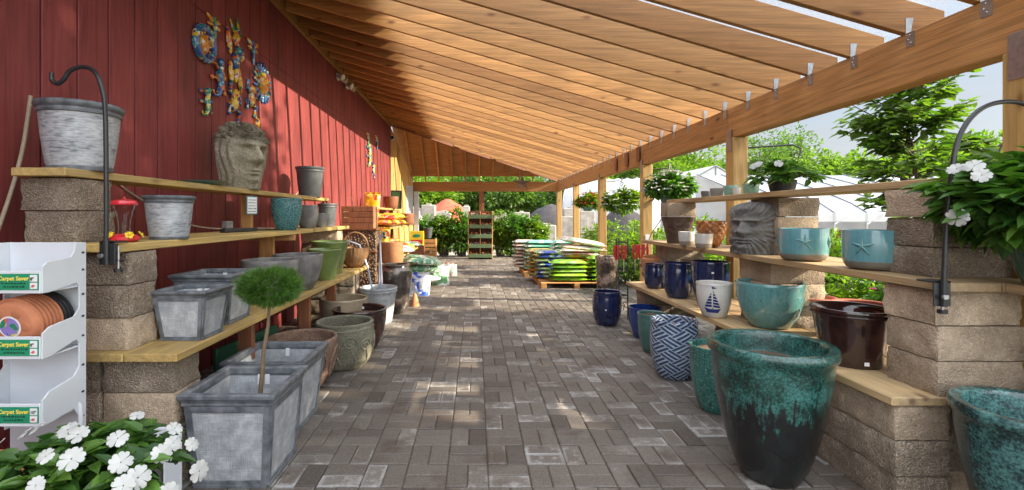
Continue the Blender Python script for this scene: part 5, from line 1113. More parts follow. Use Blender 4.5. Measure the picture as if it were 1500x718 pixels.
for z_, sz in ((.985, '8"'), (.74, '8"'), (.49, '10"')):
    g = MB(); g.rbox(x0, x1, yf, yb - .013, z_, z_ + .006, .001); g.rbox(x0, x1, yf - .004, yf + .002, z_, z_ + .085, .002); tr_ = g.build('tray', M['white'], t)
    g = MB(); g.box(x0 + .0, x1 - .003, yf - .0065, yf - .005, z_ + .014, z_ + .074); g.build('sale_strip', M['greenlabel'], tr_)
    g = MB(); g.box(x1 - .034, x1 - .007, yf - .008, yf - .007, z_ + .045, z_ + .070); g.box(x1 - .034, x1 - .007, yf - .008, yf - .007, z_ + .018, z_ + .041); g.build('price_box', M['lab_w'], tr_)
    def txt(s_, x, z2, size, mat, nm='lettering', off=.0085):
        cu = bpy.data.curves.new(nm, 'FONT'); cu.body = s_; cu.size = size; cu.extrude = .0003; cu.offset = size * .022; cu.materials.append(mat); tmp = bpy.data.objects.new(nm, cu); COL.objects.link(tmp); me_ = bpy.data.meshes.new_from_object(tmp.evaluated_get(bpy.context.evaluated_depsgraph_get())); bpy.data.objects.remove(tmp); o_ = bpy.data.objects.new(nm, me_); COL.objects.link(o_); o_.parent = tr_
        o_.location = (x, yf - off, z2); o_.rotation_euler = (R(90), 0, 0); return o_
    txt('Carpet Saver', -.012, z_ + .05, .0215, M['lab_y']); txt(sz, x1 - .032, z_ + .05, .016, M['lab_k'], off=.0092); txt('.49', x1 - .031, z_ + .024, .013, M['redp'], off=.0092)
    g = MB(); random.seed(int(z_ * 100))
    for r_ in range(2):
        x = -.002 + r_ * .010
        while x < x1 - .052 - r_ * .01: w_ = random.uniform(.003, .011); g.box(x, x + w_, yf - .0075, yf - .0068, z_ + .036 - r_ * .013, z_ + .041 - r_ * .013 + .002 * random.random()); x += w_ + .0035
    g.build('small_print', M['lab_k'], tr_)
g = MB(); g.tube([(x1 + .0, yb - .02, .38), (x1 + .005, yb - .03, .5), (x1 - .03, yb - .045, .57), (x1 - .05, yb - .045, .555)], .01, 8); g.build('carry_hook', M['white'], t, smooth=60)
# saucers standing in the middle tray
for k_ in range(9):
    blk = k_ >= 6; g = MB(); r_ = .105 - .001 * k_
    g.lathe([(0, 0), (r_ * .78, 0), (r_ * .84, .004), (r_ * .93, .021), (r_, .023), (r_ * 1.01, .027), (r_, .03), (r_ * .94, .03), (r_ * .8, .008), (0, .006)], 44)
    if k_ == 0: 
        for q in range(6): g.ball((r_ * .55 * math.cos(q * 1.047), r_ * .55 * math.sin(q * 1.047), -.0), .018, .018, .003)
    s_ = g.build('plant_saucer', M['blackplastic'] if blk else M['terra'], loc=(-1.755 + k_ * .003, 1.80 + k_ * .0145, .855 + k_ * .002), rot=(R(-82), 0, R(0)), smooth=40)
    tag(s_, ('black' if blk else 'terracotta') + ' plant saucer on edge in the middle rack tray, ' + ['frontmost, with a round sticker', 'second from the front', 'third from the front', 'fourth from the front', 'fifth from the front', 'last of the terracotta ones', 'first black one', 'middle black one', 'rearmost'][k_], 'plant saucer', 'saucers standing in the rack')
    if k_ == 0:
        g = MB(); g.lathe([(0, -.0012), (.042, -.0012), (.042, -.0004), (0, -.0004)], 32); st_ = g.build('sticker', M['lab_w'], s_)
        g = MB(); g.lathe([(0, -.0024), (.036, -.0024), (.036, -.0016), (0, -.0016)], 30); g.build('sticker_print', talavera('sticker_print_ink', (.25, .2, .5), (.7, .6, .1)), s_)
# stack behind the flowers
for k_ in range(4):
    g = MB(); r_ = .15; g.lathe([(0, 0), (r_ * .78, 0), (r_ * .84, .004), (r_ * .97, .03), (r_, .032), (r_, .036), (r_ * .94, .036), (r_ * .8, .008), (0, .006)], 48)
    tag(g.build('plant_saucer', M['terra'], loc=(-1.74, 1.70 + k_ * .016, .255 + k_ * .002), rot=(R(-80), 0, 0), smooth=40), 'large terracotta saucer leaning under the rack, ' + ('frontmost', 'second', 'third', 'rearmost')[k_] + ' of four', 'plant saucer', 'large saucers under the rack')
g = MB(); g.rbox(-.17, .17, -.05, .05, 0, .10, .01); tag(g.build('storage_crate', M['ribgrey'], loc=(-1.74, 1.735, 0)), 'low grey crate holding the large terracotta saucers', 'crate')
for k_, (x, lb) in enumerate(((-1.60, 'left pale tray on the ground before the near pier'), (-1.40, 'right pale tray on the ground before the near pier'))):
    t = thing('plant_tray', lb, 'tray', (x, 2.08, .0), 0, 'pale trays by the near pier'); g = MB(); g.rbox(-.085, .085, -.06, .06, 0, .01, .002); g.rbox(-.085, .085, .05, .06, .01, .33, .002); g.rbox(-.085, -.077, -.06, .05, .01, .30, .002); g.rbox(.077, .085, -.06, .05, .01, .30, .002); g.build('panel', M['white'], t)
    g = MB(); g.lathe([(0, .01), (.05, .01), (.07, .27), (.06, .27), (0, .1)], 24); g.build('pot', M['ribgrey'], t, smooth=40)
g = MB(); g.rbox(-.35, .35, -.012, .012, 0, .42, .004); tag(g.build('green_board', plain('green_paint', (.015, .09, .05), .5), loc=(-1.62, 3.4, 0), rot=(0, 0, R(82))), 'dark green board standing under the lowest left shelf', 'board')
# ---------------------------------------------------------------- flowering plants
def flower_mesh(r, seed, mat, core=True):
    random.seed(seed); g = MB()
    for k_ in range(5):
        a = k_ * 1.2566 + random.uniform(-.1, .1); c, s_ = math.cos(a), math.sin(a); vs = [(0, 0, 0)]; fs = []
        for i, (u, w_) in enumerate(((.35, .26), (.7, .48), (.92, .40), (1.0, .14))):
            zz = r * (.12 * math.sin(u * 3) - .08 * u * random.random())
            for q in (-1, 0, 1): x, y = u * r * ((1 + .05 * random.random()) if q else (1.03 if i < 2 else .88)), q * w_ * r; vs.append((x * c - y * s_, x * s_ + y * c, zz + (0 if q else -.03 * r)))
        fs += [(0, 1, 2), (0, 2, 3)] + [(1 + i * 3 + q, 4 + i * 3 + q, 5 + i * 3 + q, 2 + i * 3 + q) for i in range(3) for q in (0, 1)]
        g.add(vs, fs, None, random.uniform(.3, 1))
    g.mi = 1; g.ball((0, 0, .02 * r), .07 * r, n=7, m=5); g.mi = 0
    return g
def impatiens(label, x, y, z, r, h, seed, nfl, lsz=.075, per=150, low=-.25, parent_extra=None, fl_r=.03, cat='flowering plant', clip=None):
    t = thing('flowering_plant', label, cat, (x, y, z)); random.seed(seed); g = MB()
    for v, c in blob_points(per, r, r, h, .55):
        if v.z < low: continue
        for _ in range(7):
            a = random.uniform(0, 6.28); dd = Vector((math.cos(a), math.sin(a), random.uniform(-.35, .25))) + v * .7
            leaves(g, [c + Vector((random.gauss(0, .012), random.gauss(0, .012), random.gauss(0, .01)))], [dd], [lsz * random.uniform(.65, 1.25)], [lsz * random.uniform(.42, .56)], True, .24)
    g.build('foliage', M['lf'], t)
    g = MB()
    for k_ in range(14): a = k_ * 2.4; g.tube([(0, 0, -h), (.3 * r * math.cos(a), .3 * r * math.sin(a), -.2 * h), (.8 * r * math.cos(a), .8 * r * math.sin(a), .25 * h)], [.006, .005, .002], 5)
    g.build('stem', M['stem'], t)
    fm = [flower_mesh(fl_r, s_, None).build('flower', [M['petal'], M['lfb']], t, smooth=70) for s_ in (1, 2, 3)]; fm[0].data.name = 'flower'; n = 0
    pts = [p for p in blob_points(nfl * 9, r, r, h, .98) if (p[0].z > -.1 and p[0].y < .55 if low > -.7 else p[0].z > -.45 and p[0].y < .1 and p[0].x < .5)][:nfl]
    for i, (v, c) in enumerate(pts):
        o_ = fm[i] if i < 3 else fm[i % 3].copy()
        if i >= 3: COL.objects.link(o_); o_.parent = t
        o_.location = v * 0 + Vector((v.x * r, v.y * r, v.z * h)) * 1.22 + Vector((0, 0, .01)); nrm = (Vector((v.x, v.y - .6, v.z + .25))).normalized(); o_.rotation_euler = nrm.to_track_quat('Z', 'Y').to_euler(); k2 = random.uniform(.75, 1.15); o_.scale = (k2,) * 3
    return t
t = impatiens('white-flowered impatiens filling the lower left corner', -1.19, 1.44, .475, .27, .125, 61, 30, lsz=.08, per=210, fl_r=.028)
pot('planter_pot', 'pot holding the white impatiens in the lower left corner', 'planter', -1.19, 1.44, 0, .2, .42, 'conic', M['blackplastic'], soil=.92)
t = impatiens('large-leaved white-flowered plant in the glass-green pot, cut by the right edge', 2.19, 1.86, 1.335, .31, .155, 67, 7, lsz=.11, per=190, fl_r=.032, low=-.9)
pot('planter_pot', 'translucent dark green pot on the short board at the right edge', 'planter', 2.26, 1.86, .9955, .135, .25, 'egg', M['gglass'], soil=.9)
t = impatiens('small white-flowered plant on the top right shelf', 2.18, 3.40, 1.55, .20, .095, 71, 8, lsz=.075, per=80, fl_r=.028)
pot('cup_pot', 'low pot under the white-flowered plant of the top right shelf', 'pot', 2.18, 3.40, 1.4455, .09, .08, 'cyl', M['blackplastic'], 'small pots on the top right shelf', soil=.9, wall=.006)
# hanging baskets
def basket(label, X, Y, z, r, flower, seed, zh, lf='lfb'):
    t = thing('hanging_basket', label, 'hanging basket', (X, Y, z), 0, 'hanging baskets between the posts'); g = MB()
    g.lathe([(0, -.2), (r * .35, -.2), (r * .52, -.05), (r * .55, -.04), (r * .5, -.04), (0, -.06)], 28); g.build('bowl', M['gsage'], t, smooth=40)
    crown_mesh('foliage', 60, 26, r, r, r * .62, .085, M[lf], parent=t, loc=(0, 0, .02), seed=seed, cl=.25, low=-.8)
    g = MB(); random.seed(seed)
    for v, c in blob_points(130, r * 1.2, r * 1.2, r * .8, .97):
        if v.z > -.35: leaves(g, [c + Vector((0, 0, .02))] * 5, [v * .5 + Vector((math.cos(a), math.sin(a), .1)) for a in (0, 1.26, 2.5, 3.8, 5)], [.045] * 5, [.04] * 5, False, .05)
    g.build('blossoms', M[flower], t)
    for k_ in range(3): a = k_ * 2.094; g = MB(); g.tube([(r * .5 * math.cos(a), r * .5 * math.sin(a), -.05), (0, 0, zh - z)], .004, 5); g.build('wire', M['black'], t)
    return t
basket('hanging basket of red flowers between the two farthest posts', PX(861, 11.3), 11.3, PZ(297, 11.3), .27, 'petalred', 81, 2.0)
basket('hanging basket of white flowers between the third and fourth posts', PX(911, 8.6), 8.6, PZ(298, 8.6), .30, 'petal', 82, 1.96)
basket('full green hanging basket beside the third post', PX(981, 6.6), 6.6, PZ(277, 6.6), .29, 'petalpink' if 0 else 'petal', 83, 2.0, 'lf')
for Y, Z_, lb, xe in ((7.1, 1.955, 'black wall bracket reaching out from the third post', 2.75), (9.5, 1.95, 'black wall bracket reaching out from the fourth post', 2.8), (4.65, 1.93, 'black wall bracket reaching out from the second post', 2.95)):
    g = MB(); g.tube([(2.572, Y, Z_), (xe, Y - .2, Z_ + .005), (xe + .05, Y - .25, Z_ - .04), (xe + .03, Y - .25, Z_ - .1)], .008, 8); g.tube([(2.575, Y, Z_ - .1), (2.575, Y, Z_ + .04)], .012, 6); tag(g.build('plant_bracket', M['black'], smooth=50), lb, 'bracket', 'plant brackets on the posts')
# dark wooden chimes tied to the beam
for k_, (px, py) in enumerate(((902, 240), (918, 232), (935, 224))):
    Y = 2.42 * 700 / (px - 697); t = thing('wind_chime', ('farthest', 'middle', 'nearest')[k_] + ' dark wooden slat hanging from the beam', 'wind chime', (2.415, Y, PZ(py, Y)), 0, 'dark slats hanging on the beam')
    g = MB(); g.rbox(-.012, .012, -.06, .06, -.13, .09, .01); g.build('slat', M['redwood'], t); g = MB(); g.tube([(0, 0, .08), (0, 0, .16)], .004, 5); g.build('cord', M['black'], t)
# metal star under the header
t = thing('hanging_star', 'dark metal star hanging under the rear roof', 'ornament', (PX(765, 13.6), 13.6, PZ(268, 13.6))); g = MB()
for k_ in range(5):
    a = k_ * 1.2566 + math.pi / 2; g.prism([(.32 * math.cos(a), .22 * math.sin(a)), (.09 * math.cos(a + .63), .08 * math.sin(a + .63)), (0, 0), (.09 * math.cos(a - .63), .08 * math.sin(a - .63))], -.02, .02)
g.build('star', M['carvdark'], t); g = MB(); g.tube([(0, 0, .1), (0, 0, .75)], .005, 5); g.build('wire', M['black'], t)

# ---------------------------------------------------------------- bags
def bagmat(name, a, b, c, sc_=6, white=.5):
    m = NT(name); v = m.obj((1, 1, 1), 1); n1 = m.noise(v, sc_, 2, .4, .8); n2 = m.noise(v, sc_ * 2.6, 2); k = m.ramp(n1, [(.0, a), (.44, a), (.46, b), (.56, b), (.58, c)]); k = m.mix(m.ramp(n2, [(.60, 0), (.62, white)]), k, (.75, .75, .72))
    return m.out(k, .32, m.noise(v, 16, 4), .5, .015, Coat_Weight=.25)
BM = {'lime': bagmat('bag_lime', (.22, .48, .015), (.27, .50, .03), (.10, .28, .02), 3, .25), 'teal': bagmat('bag_teal', (.18, .55, .40), (.12, .45, .33), (.55, .72, .62), 3, .2), 'mix': bagmat('bag_mixed', (.42, .50, .05), (.62, .25, .03), (.10, .30, .10), 9), 'blue': bagmat('bag_blue', (.02, .07, .42), (.30, .45, .08), (.6, .6, .58), 5, .6),
      'pink': bagmat('bag_pale', (.62, .66, .58), (.62, .34, .30), (.35, .55, .42), 6, .5), 'yel': bagmat('bag_yellow', (.80, .55, .02), (.80, .60, .05), (.60, .08, .03), 5, .3), 'red': bagmat('bag_red_yellow', (.62, .06, .03), (.78, .50, .03), (.70, .12, .05), 7, .4), 'wht': bagmat('bag_white', (.68, .68, .66), (.60, .62, .62), (.12, .32, .14), 5, .4), 'wbl': bagmat('bag_white_blue', (.66, .68, .70), (.45, .5, .6), (.03, .10, .5), 6, .3), 'wgr': bagmat('bag_white_green', (.62, .64, .55), (.05, .22, .10), (.35, .42, .25), 6, .4)}
def bag_mb(Lx, W, Hh, seed, flat=.0):
    g = MB(); nx, ny = 22, 14; vs = []; ids = {}
    def P(i, j, s_):
        u, v = -1 + 2 * i / nx, -1 + 2 * j / ny; t = max(0, (1 - abs(u) ** 5)) ** .5 * max(0, (1 - abs(v) ** 4)) ** .5
        wr = .12 * noise.noise(Vector((u * 3.5, v * 4, seed * 2.7 + s_))) + .06 * noise.noise(Vector((u * 9, v * 7, seed + s_))) + .05 * math.sin(v * 16) * max(0, abs(u) - .6)
        ex = Lx / 2 * (u if abs(u) < 1 else u * 1.0); return (ex * (1 - .04 * v * v), W / 2 * v * (1 - .06 * u * u), Hh / 2 + s_ * Hh / 2 * t * (1 + wr) * (1 if s_ > 0 else (1 - flat)))
    for s_ in (1, -1):
        for i in range(nx + 1):
            for j in range(ny + 1):
                edge = i in (0, nx) or j in (0, ny)
                if s_ == -1 and edge: ids[i, j, -1] = ids[i, j, 1]; continue
                ids[i, j, s_] = len(vs); vs.append(P(i, j, s_))
        for i in range(nx):
            for j in range(ny):
                q = [ids[i, j, s_], ids[i + 1, j, s_], ids[i + 1, j + 1, s_], ids[i, j + 1, s_]]
    fs = []
    for s_ in (1, -1):
        for i in range(nx):
            for j in range(ny): q = (ids[i, j, s_], ids[i + 1, j, s_], ids[i + 1, j + 1, s_], ids[i, j + 1, s_]); fs.append(q if s_ > 0 else q[::-1])
    g.add(vs, fs, None, .5)
    for sx in (-1, 1):
        x0 = sx * Lx / 2; vs = []
        for j in range(9): v = -1 + 2 * j / 8; yy = W / 2 * v * .93; vs += [(x0 - sx * .004, yy, Hh / 2), (x0 + sx * .035, yy, Hh / 2 + .012 * math.sin(j * 2.1 + seed))]
        g.add(vs, [(2 * j, 2 * j + 1, 2 * j + 3, 2 * j + 2) for j in range(8)], None, .5)
    return g
bcache = {}
def bag(label, kind, x, y, z, Lx, W, Hh, rot=(0, 0, 0), group=None, seed=0):
    k_ = (round(Lx, 2), round(W, 2), round(Hh, 3), seed % 3, kind)
    if k_ not in bcache:
        o = bag_mb(Lx, W, Hh, seed, .3).build('soil_bag', BM[kind], smooth=70); bcache[k_] = o
    else: o = bcache[k_].copy(); COL.objects.link(o)
    o.location = (x, y, z); o.rotation_euler = rot
    for q in ('group', 'kind'):
        if q in o: del o[q]
    return tag(o, label, 'bag', group)
ORD = ['bottom', 'second', 'third', 'fourth', 'fifth', 'sixth', 'seventh', 'eighth', 'ninth', 'tenth']
def pallet(label, x0, x1, y0, y1):
    t = thing('wooden_pallet', label, 'pallet', ((x0 + x1) / 2, (y0 + y1) / 2, 0), 0, 'pallets under the bags'); hx, hy = (x1 - x0) / 2, (y1 - y0) / 2
    for q in (-1, 0, 1): g = MB(); g.rbox(q * (hx - .05) - .045, q * (hx - .05) + .045, -hy, hy, .0, .085, .004); g.build('runner', M['pine']['y'], t)
    n = 7
    for q in range(n): g = MB(); yy = -hy + .05 + q * (2 * hy - .1) / (n - 1); g.rbox(-hx, hx, yy - .045, yy + .045, .086, .104, .002); g.build('deck_board', M['pine']['x'], t)
pallet('pallet under the lime green bags', 1.14, 2.4, 8.35, 9.75); pallet('pallet under the pale teal bags', 1.0, 2.2, 9.9, 11.1)
random.seed(12)
def stack(kind, n, x, y, z0, Lx, W, Hh, place, colour, rz=0, start=0):
    for k_ in range(n):
        top = 'top' if k_ == n - 1 else ORD[k_]
        bag(f'{top} {colour} bag {place}', kind, x + random.uniform(-.02, .02), y + random.uniform(-.015, .015), z0 + k_ * Hh * .86, Lx, W, Hh, (0, 0, rz + random.uniform(-.04, .04)), f'{colour} bags {place}', k_)
stack('lime', 5, 1.67, 8.58, .105, .62, .40, .085, 'in the front column nearest the aisle', 'lime green')
stack('lime', 6, 2.27, 8.60, .105, .42, .40, .085, 'in the front column by the mottled pot', 'lime green')
stack('blue', 7, 1.38, 8.98, .105, .48, .36, .085, 'at the aisle side behind the lime bags', 'blue and white')
stack('mix', 7, 1.28, 9.4, .105, .48, .40, .085, 'at the aisle side near the middle of the stacks', 'multicoloured', .05)
stack('mix', 6, 1.93, 9.05, .105, .55, .36, .085, 'behind the lime columns', 'multicoloured')
stack('pink', 7, 2.05, 9.5, .105, .75, .4, .085, 'at the back of the front pallet', 'pale printed')
bag('upper pale printed bag draped over the top of the front stacks', 'pink', 1.98, 9.0, .72, .85, .5, .12, (0, R(9), R(-4)), 'pale printed bags on top', 1); bag('lower pale printed bag on top of the front stacks', 'pink', 2.0, 9.0, .61, .85, .5, .11, (0, R(5), R(3)), 'pale printed bags on top', 2)
stack('teal', 8, 1.36, 10.3, .105, .58, .42, .092, 'in the left column of the rear pallet', 'pale teal'); stack('teal', 8, 1.92, 10.3, .105, .52, .42, .092, 'in the right column of the rear pallet', 'pale teal')
stack('pink', 8, 1.12, 10.75, .105, .5, .42, .09, 'at the rear aisle corner', 'crumpled white')
# left bags
bag('leaning white bag with a blue lower end beside the dark jar', 'wbl', -.90, 7.85, .02, .55, .36, .2, (R(0), R(-74), R(78)), None, 1)
bag('second blue-ended bag tucked behind the first', 'wbl', -1.02, 7.95, .02, .50, .36, .18, (R(0), R(-70), R(60)), None, 2)
bag('upright white bag with a green panel by the aisle', 'wht', -.68, 8.95, .02, .62, .40, .2, (0, R(-84), R(85)), None, 1)
bag('small beige bag standing behind the white ones', 'pink', -.55, 10.3, .02, .42, .3, .16, (0, R(-86), R(88)), None, 2)
bag('green and white bag lying over the pile on the left', 'wgr', -.95, 8.55, .40, .62, .42, .15, (R(8), R(6), R(20)), None, 1)
bag('green and white bag lying beneath it', 'wgr', -.98, 8.6, .24, .62, .42, .17, (R(4), R(3), R(10)), None, 2); bag('lowest bag of the lying pile on the left', 'wht', -.98, 8.6, .05, .62, .44, .19, (0, 0, R(6)), None, 2)
# second stepped shelf unit with bags
GS2 = 'far stepped shelves with bags'
plank_shelf('lowest board of the far stepped shelves, loaded with yellow bags', [(-2.0, -1.62), (-1.61, -1.28)], 6.95, 10.6, .545, M['shelf'], GS2); plank_shelf('middle board of the far stepped shelves', [(-2.1, -1.6)], 7.6, 12.0, 1.02, M['shelf'], GS2); plank_shelf('top board of the far stepped shelves', [(-2.2, -1.88)], 8.8, 12.0, 1.40, M['shelf'], GS2)
for k_, (y_, lb) in enumerate(((7.3, 'nearest'), (8.9, 'middle'), (10.3, 'farthest'))): pier(lb + ' pier under the far stepped shelves', [(-2.05, -1.45, 0, 3, .181)], y_, y_ + .25, 'piers of the far shelves')
for k_, (y_, lb) in enumerate(((7.8, 'nearest'), (10.0, 'middle'), (11.7, 'farthest'))): post2(lb + ' prop of the upper far shelves', -2.12, -2.03, y_, y_ + .05, .0, 1.4 if y_ > 8.7 else 1.019, M['redwood'], 'props of the far shelves')
bag('nearer upright yellow and white bag leaning on the red wall', 'yel', -1.87, 8.55, 1.06, .56, .34, .14, (0, R(-80), R(70)), None, 1)
bag('farther upright yellow bag, higher on the red wall', 'yel', -2.02, 9.35, 1.44, .50, .34, .13, (0, R(-76), R(80)), None, 2)
for k_, (kd, x, y, z, lb) in enumerate((('red', -1.78, 9.2, 1.06, 'red and yellow bag lying lowest on the middle far board'), ('red', -1.80, 9.7, 1.07, 'red and yellow bag lying farther on the middle far board'), ('red', -1.78, 9.4, 1.18, 'red and yellow bag lying topmost on the middle far board'), ('yel', -1.75, 10.4, 1.07, 'yellow bag lying at the far end of the middle far board'), ('yel', -1.78, 10.3, 1.2, 'yellow bag on top at the far end of the middle far board'),
        ('red', -1.62, 7.9, .585, 'red and yellow bag nearest on the lowest far board'), ('yel', -1.58, 8.4, .585, 'yellow bag second on the lowest far board'), ('wht', -1.42, 8.9, .585, 'white printed bag on the lowest far board'), ('yel', -1.45, 9.5, .60, 'yellow bag fourth on the lowest far board'), ('wgr', -1.40, 10.1, .60, 'green-edged bag last on the lowest far board'), ('red', -1.66, 8.2, .72, 'red and yellow bag second layer of the lowest far board'), ('yel', -1.62, 8.7, .73, 'yellow bag second layer of the lowest far board'))):
    bag(lb, kd, x, y, z, .46, .46, .13, (R(random.uniform(-6, 6)), R(random.uniform(-4, 10)), R(random.uniform(-20, 20))), None, k_)
bag('crumpled yellow bag standing open between the boards', 'yel', -1.55, 8.05, .86, .36, .3, .16, (0, R(-80), R(75)), None, 0)
# brown cylinder, crate, bark box, basket, far odds
g = MB(); g.lathe([(0, 0), (.155, 0), (.16, .01), (.16, .30), (.15, .305), (.14, .3), (.14, .05), (0, .05)], 48); tag(g.build('clay_cylinder', M['rust'], loc=(-1.24, 7.1, .5845), smooth=40), 'rusty brown cylinder standing on the end of the far shelf', 'planter')
t = thing('bark_cabinet', 'bark-covered box under the wooden crate against the red wall', 'cabinet', (-1.68, 7.05, 0)); g = MB(); g.rbox(-.26, .24, -.18, .18, 0, 1.06, .01); g.build('box', M['bark'], t); g = MB(); g.rbox(-.28, .26, -.2, .2, 1.062, 1.09, .004); g.build('top_board', M['redwood'], t); g = MB(); g.rbox(-.27, .25, -.19, .19, .74, .765, .004); g.build('middle_board', M['redwood'], t)
t = thing('wooden_crate', 'old slatted wooden crate on top of the bark box', 'crate', (-1.70, 7.02, 1.0905))
for sx in (-.22, .22): g = MB(); g.rbox(sx - .01, sx + .01, -.15, .15, 0, .32, .003); g.build('end_board', M['wicker'], t)
for k_ in range(4): g = MB(); g.rbox(-.23, .23, -.165, -.151, k_ * .082, k_ * .082 + .074, .003); g.build('slat', M['redwood'], t)
g = MB(); g.rbox(-.21, .21, .151, .165, 0, .32, .003); g.rbox(-.21, .21, -.15, .15, 0, .012, .003); g.build('back_board', M['redwood'], t)
g = MB(); g.tube([(0, 0, 0), (.02, 0, .25), (-.05, 0, .46)], .006, 5); tag(g.build('dry_stick', M['stem'], loc=(-1.78, 6.98, 1.11)), 'thin dry stick standing up from the old crate', 'stick')
t = thing('wicker_basket', 'round brown wicker basket with an arched handle at the end of the left shelf', 'basket', (-1.46, 5.78, .651)); g = MB()
g.lathe([(0, 0), (.08, 0), (.13, .06), (.16, .16), (.165, .24), (.15, .24), (.14, .16), (.1, .05), (0, .03)], 64, disp=lambda r, z, a: (r + .006 * math.sin(a * 24) * math.copysign(1, math.sin(z * 260)) * (r > .05), z)); g.build('body', M['wicker'], t, smooth=70)
g = MB(); g.tube([(.16 * math.cos(a), 0, .22 + .2 * math.sin(a)) for a in [i * math.pi / 14 for i in range(15)]], .012, 8); g.build('handle', M['wicker'], t, smooth=60)
for k_, (x, y, r_) in enumerate(((-1.72, 5.6, .10), (-1.85, 5.85, .09))):
    t = thing('wire_plant', ('nearer', 'farther')[k_] + ' tangle of wire stems and leaves on the left shelf end', 'ornament', (x, y, .651 if k_ == 0 else 1.148), 0); random.seed(k_); g = MB()
    for q in range(9): a = q * .7; g.tube([(0, 0, 0), (r_ * .5 * math.cos(a), r_ * .5 * math.sin(a), .14), (r_ * 1.4 * math.cos(a), r_ * 1.4 * math.sin(a), .2 + .1 * random.random())], .0025, 5)
    g.build('wire', M['black'], t); g = MB()
    for v, c in blob_points(70, r_, r_, .1, .6): leaves(g, [c + Vector((0, 0, .2))], [v], [.04], [.02])
    g.build('foliage', M['lfd'], t)
t = thing('seed_box', 'yellow and red seed box on the crate near the annex', 'box', (PX(611, 10.9), 10.9, .60)); g = MB(); g.rbox(-.15, .15, -.08, .08, 0, .32, .003); g.build('carton', M['yellow'], t); g = MB(); g.box(-.13, .13, -.083, -.081, .04, .13); g.box(-.151, -.149, -.1, -.1, 0, 0); g.build('printed_panel', M['redp'], t); g = MB(); g.ball((0, -.082, .22), .09, .003, .04); g.build('oval_mark', M['greenlabel'], t)
pot('planter_pot', 'grey bucket on the far crate', 'bucket', PX(627, 11.4), 11.4, .735, .12, .25, 'conic', M['darkzinc'])
t = thing('wooden_crate', 'pale slatted crate holding the grey bucket', 'crate', (PX(627, 11.4), 11.4, 0))
for k_ in range(7): g = MB(); g.rbox(-.2, .2, -.17, -.155, .02 + k_ * .103, .10 + k_ * .103, .003); g.build('slat', M['pine']['x'], t)
for sx in (-.19, .19): g = MB(); g.rbox(sx - .012, sx + .012, -.154, .15, 0, .73, .003); g.build('end_board', M['pine']['z'], t)
t = thing('wooden_crate', 'brown crate under the yellow and red seed box', 'crate', (PX(609, 10.9), 10.9, 0)); g = MB(); g.rbox(-.2, .2, -.15, .15, 0, .598, .005); g.build('box', M['redwood'], t); g = MB()
g.rbox(-.21, .21, -.165, -.151, .1, .2, .003); g.rbox(-.21, .21, -.165, -.151, .3, .4, .003); g.build('slat', M['wicker'], t)
for k_, (px, py, Y, lb) in enumerate(((573, 290, 10.9, 'small half-barrel planter on the top far board'), (596, 322, 11.3, 'brown clay pot at the end of the middle far board'))): pot('barrel_planter', lb, 'planter', max(-1.98, PX(px, Y)), Y, 1.4385 if k_ == 0 else 1.0585, .17, .27, 'cyl', M['redwood'])
t = thing('picture_stand', 'dark green framed panel at the end of the top far board', 'ornament', (-1.93, 11.6, 1.4385), R(20)); g = MB()
for a_ in ((-.13, -.10, 0, .45), (.10, .13, 0, .45), (-.1, .1, .42, .45), (-.1, .1, 0, .03)): g.rbox(a_[0], a_[1], -.015, .015, a_[2], a_[3], .003)
g.build('frame', M['black'], t); g = MB(); g.box(-.1, .1, -.002, .002, .03, .42); g.build('panel', M['lfd'], t)
# iron stand with red-handled tools (right)
t = thing('iron_stand', 'slim black wrought iron stand beside the end of the right shelves', 'plant stand', (1.79, 5.9, 0)); g = MB()
for x, y in ((-.07, -.05), (.07, -.05), (0, .08)): g.tube([(x, y, 0), (x, y, 1.0)], .008, 6)
for z_ in (.3, .62, .95): g.tube([(-.07, -.05, z_), (.07, -.05, z_), (0, .08, z_), (-.07, -.05, z_)], .006, 6)
g.build('frame', M['black'], t); g = MB()
for z_ in (.15, .45, .78): g.tube([(.035 * math.cos(q) * (1 - q / 14), -.055, z_ + .06 * math.sin(q) * (1 - q / 14)) for q in [i * .4 for i in range(28)]], .005, 5)
g.build('scroll', M['black'], t)
g = MB(); g.tube([(-.1, -.05, .86), (.34, .1, .86)], .006, 6); g.build('crossbar', M['black'], t)
for k_, (x, y) in enumerate(((-.09, -.07), (.0, -.07), (.16, .0), (.24, .03), (.31, .06))):
    t = thing('garden_shears', ['leftmost', 'second', 'third', 'fourth', 'rightmost'][k_] + ' of the red-handled garden tools hanging on the iron stand', 'garden tool', (1.79 + x, 5.85 + y, .74), 0, 'red-handled tools on the iron stand')
    for s_ in (-1, 1): g = MB(); g.tube([(s_ * .02, 0, .18), (s_ * .024, 0, .08), (s_ * .008, 0, .0)], [.014, .015, .008], 8); g.build('handle', M['redp'], t, smooth=50)
    g = MB(); g.tube([(0, 0, 0), (0, 0, -.14)], [.012, .003], 6); g.build('blade', M['galv'], t)
g = MB(); g.tube([(0, 0, 0), (.12, .1, .22), (.30, .2, .42)], .006, 5); tag(g.build('dry_stick', M['stem'], loc=(1.98, 5.62, .84)), 'bare twig rising behind the red-handled tools', 'stick')
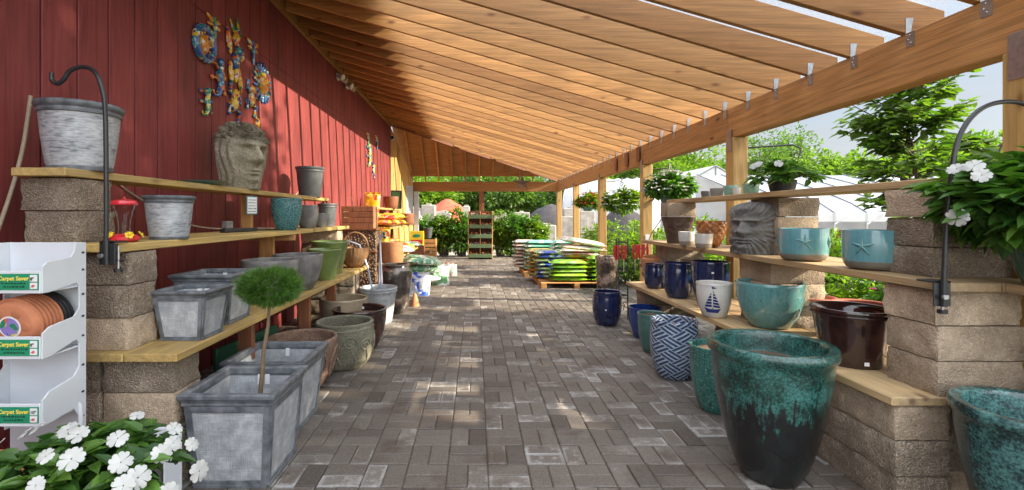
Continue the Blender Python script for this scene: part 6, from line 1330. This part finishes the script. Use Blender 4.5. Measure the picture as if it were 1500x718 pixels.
# seed rack at the back
t = thing('seed_rack', 'tall green slatted rack of seed bins standing at the back of the paving', 'rack', (PX(703.5, 14.05), 14.05, 0)); w2 = .35; hh = 1.41
for sx in (-w2, w2): g = MB(); g.rbox(sx - .012, sx + .012, -.14, .2, 0, hh, .003); g.build('side_panel', M['sidingwood'], t)
g = MB(); g.rbox(-.012, .012, -.10, .18, .1, hh, .003); g.build('divider', M['sidingwood'], t)
grn = plain('green_painted_wood', (.10, .16, .08), .6, .25)
for k_ in range(5):
    z_ = .05 + k_ * .285; g = MB(); g.rbox(-w2 + .013, w2 - .013, -.155, -.14, z_, z_ + .11, .003); g.build('front_slat', grn, t); g = MB(); g.rbox(-w2 + .013, w2 - .013, -.139, .2, z_ + .03, z_ + .042, .002); g.build('shelf_board', M['redwood'], t)
    for sx in (-1, 1):
        random.seed(k_ * 3 + sx); g = MB()
        for q in range(26): g.ball((sx * w2 / 2 + random.uniform(-.12, .12), random.uniform(-.1, .15), z_ + .06 + random.uniform(0, .09)), .028, n=7, m=5)
        g.build('bin_contents', M['rust'] if (k_ + sx) % 3 else M['gravel'], t)
g = MB(); g.rbox(-w2 + .013, w2 - .013, .2, .21, 0, hh, .002); g.build('back_panel', M['redwood'], t)
# white tag on the shelf end
t = thing('shelf_label', 'tiny white and red label stapled to the short board at the right edge', 'label', (2.21, 1.7185, .975)); g = MB(); g.box(-.032, .032, -.001, 0, -.010, .010); g.build('card', M['lab_w'], t); g = MB(); g.box(-.026, .026, -.0018, -.0012, .001, .004); g.box(-.02, .02, -.0018, -.0012, -.005, -.003); g.build('print', M['redp'], t)
for (px, z_, lb) in ((944, 1.62, 'white notice fixed on the third post'),):
    g = MB(); g.rbox(-.03, .03, -.003, 0, -.09, .09, .001); tag(g.build('notice', M['lab_w'], loc=(2.49, 6.946, 1.72)), lb, 'notice'); g = MB(); g.rbox(-.035, .035, -.003, 0, -.05, .05, .001); tag(g.build('notice', M['lab_w'], loc=(2.50, 6.946, .95)), 'lower white notice on the third post', 'notice')
for o in bpy.data.objects:
    if '_r' in o: del o['_r']
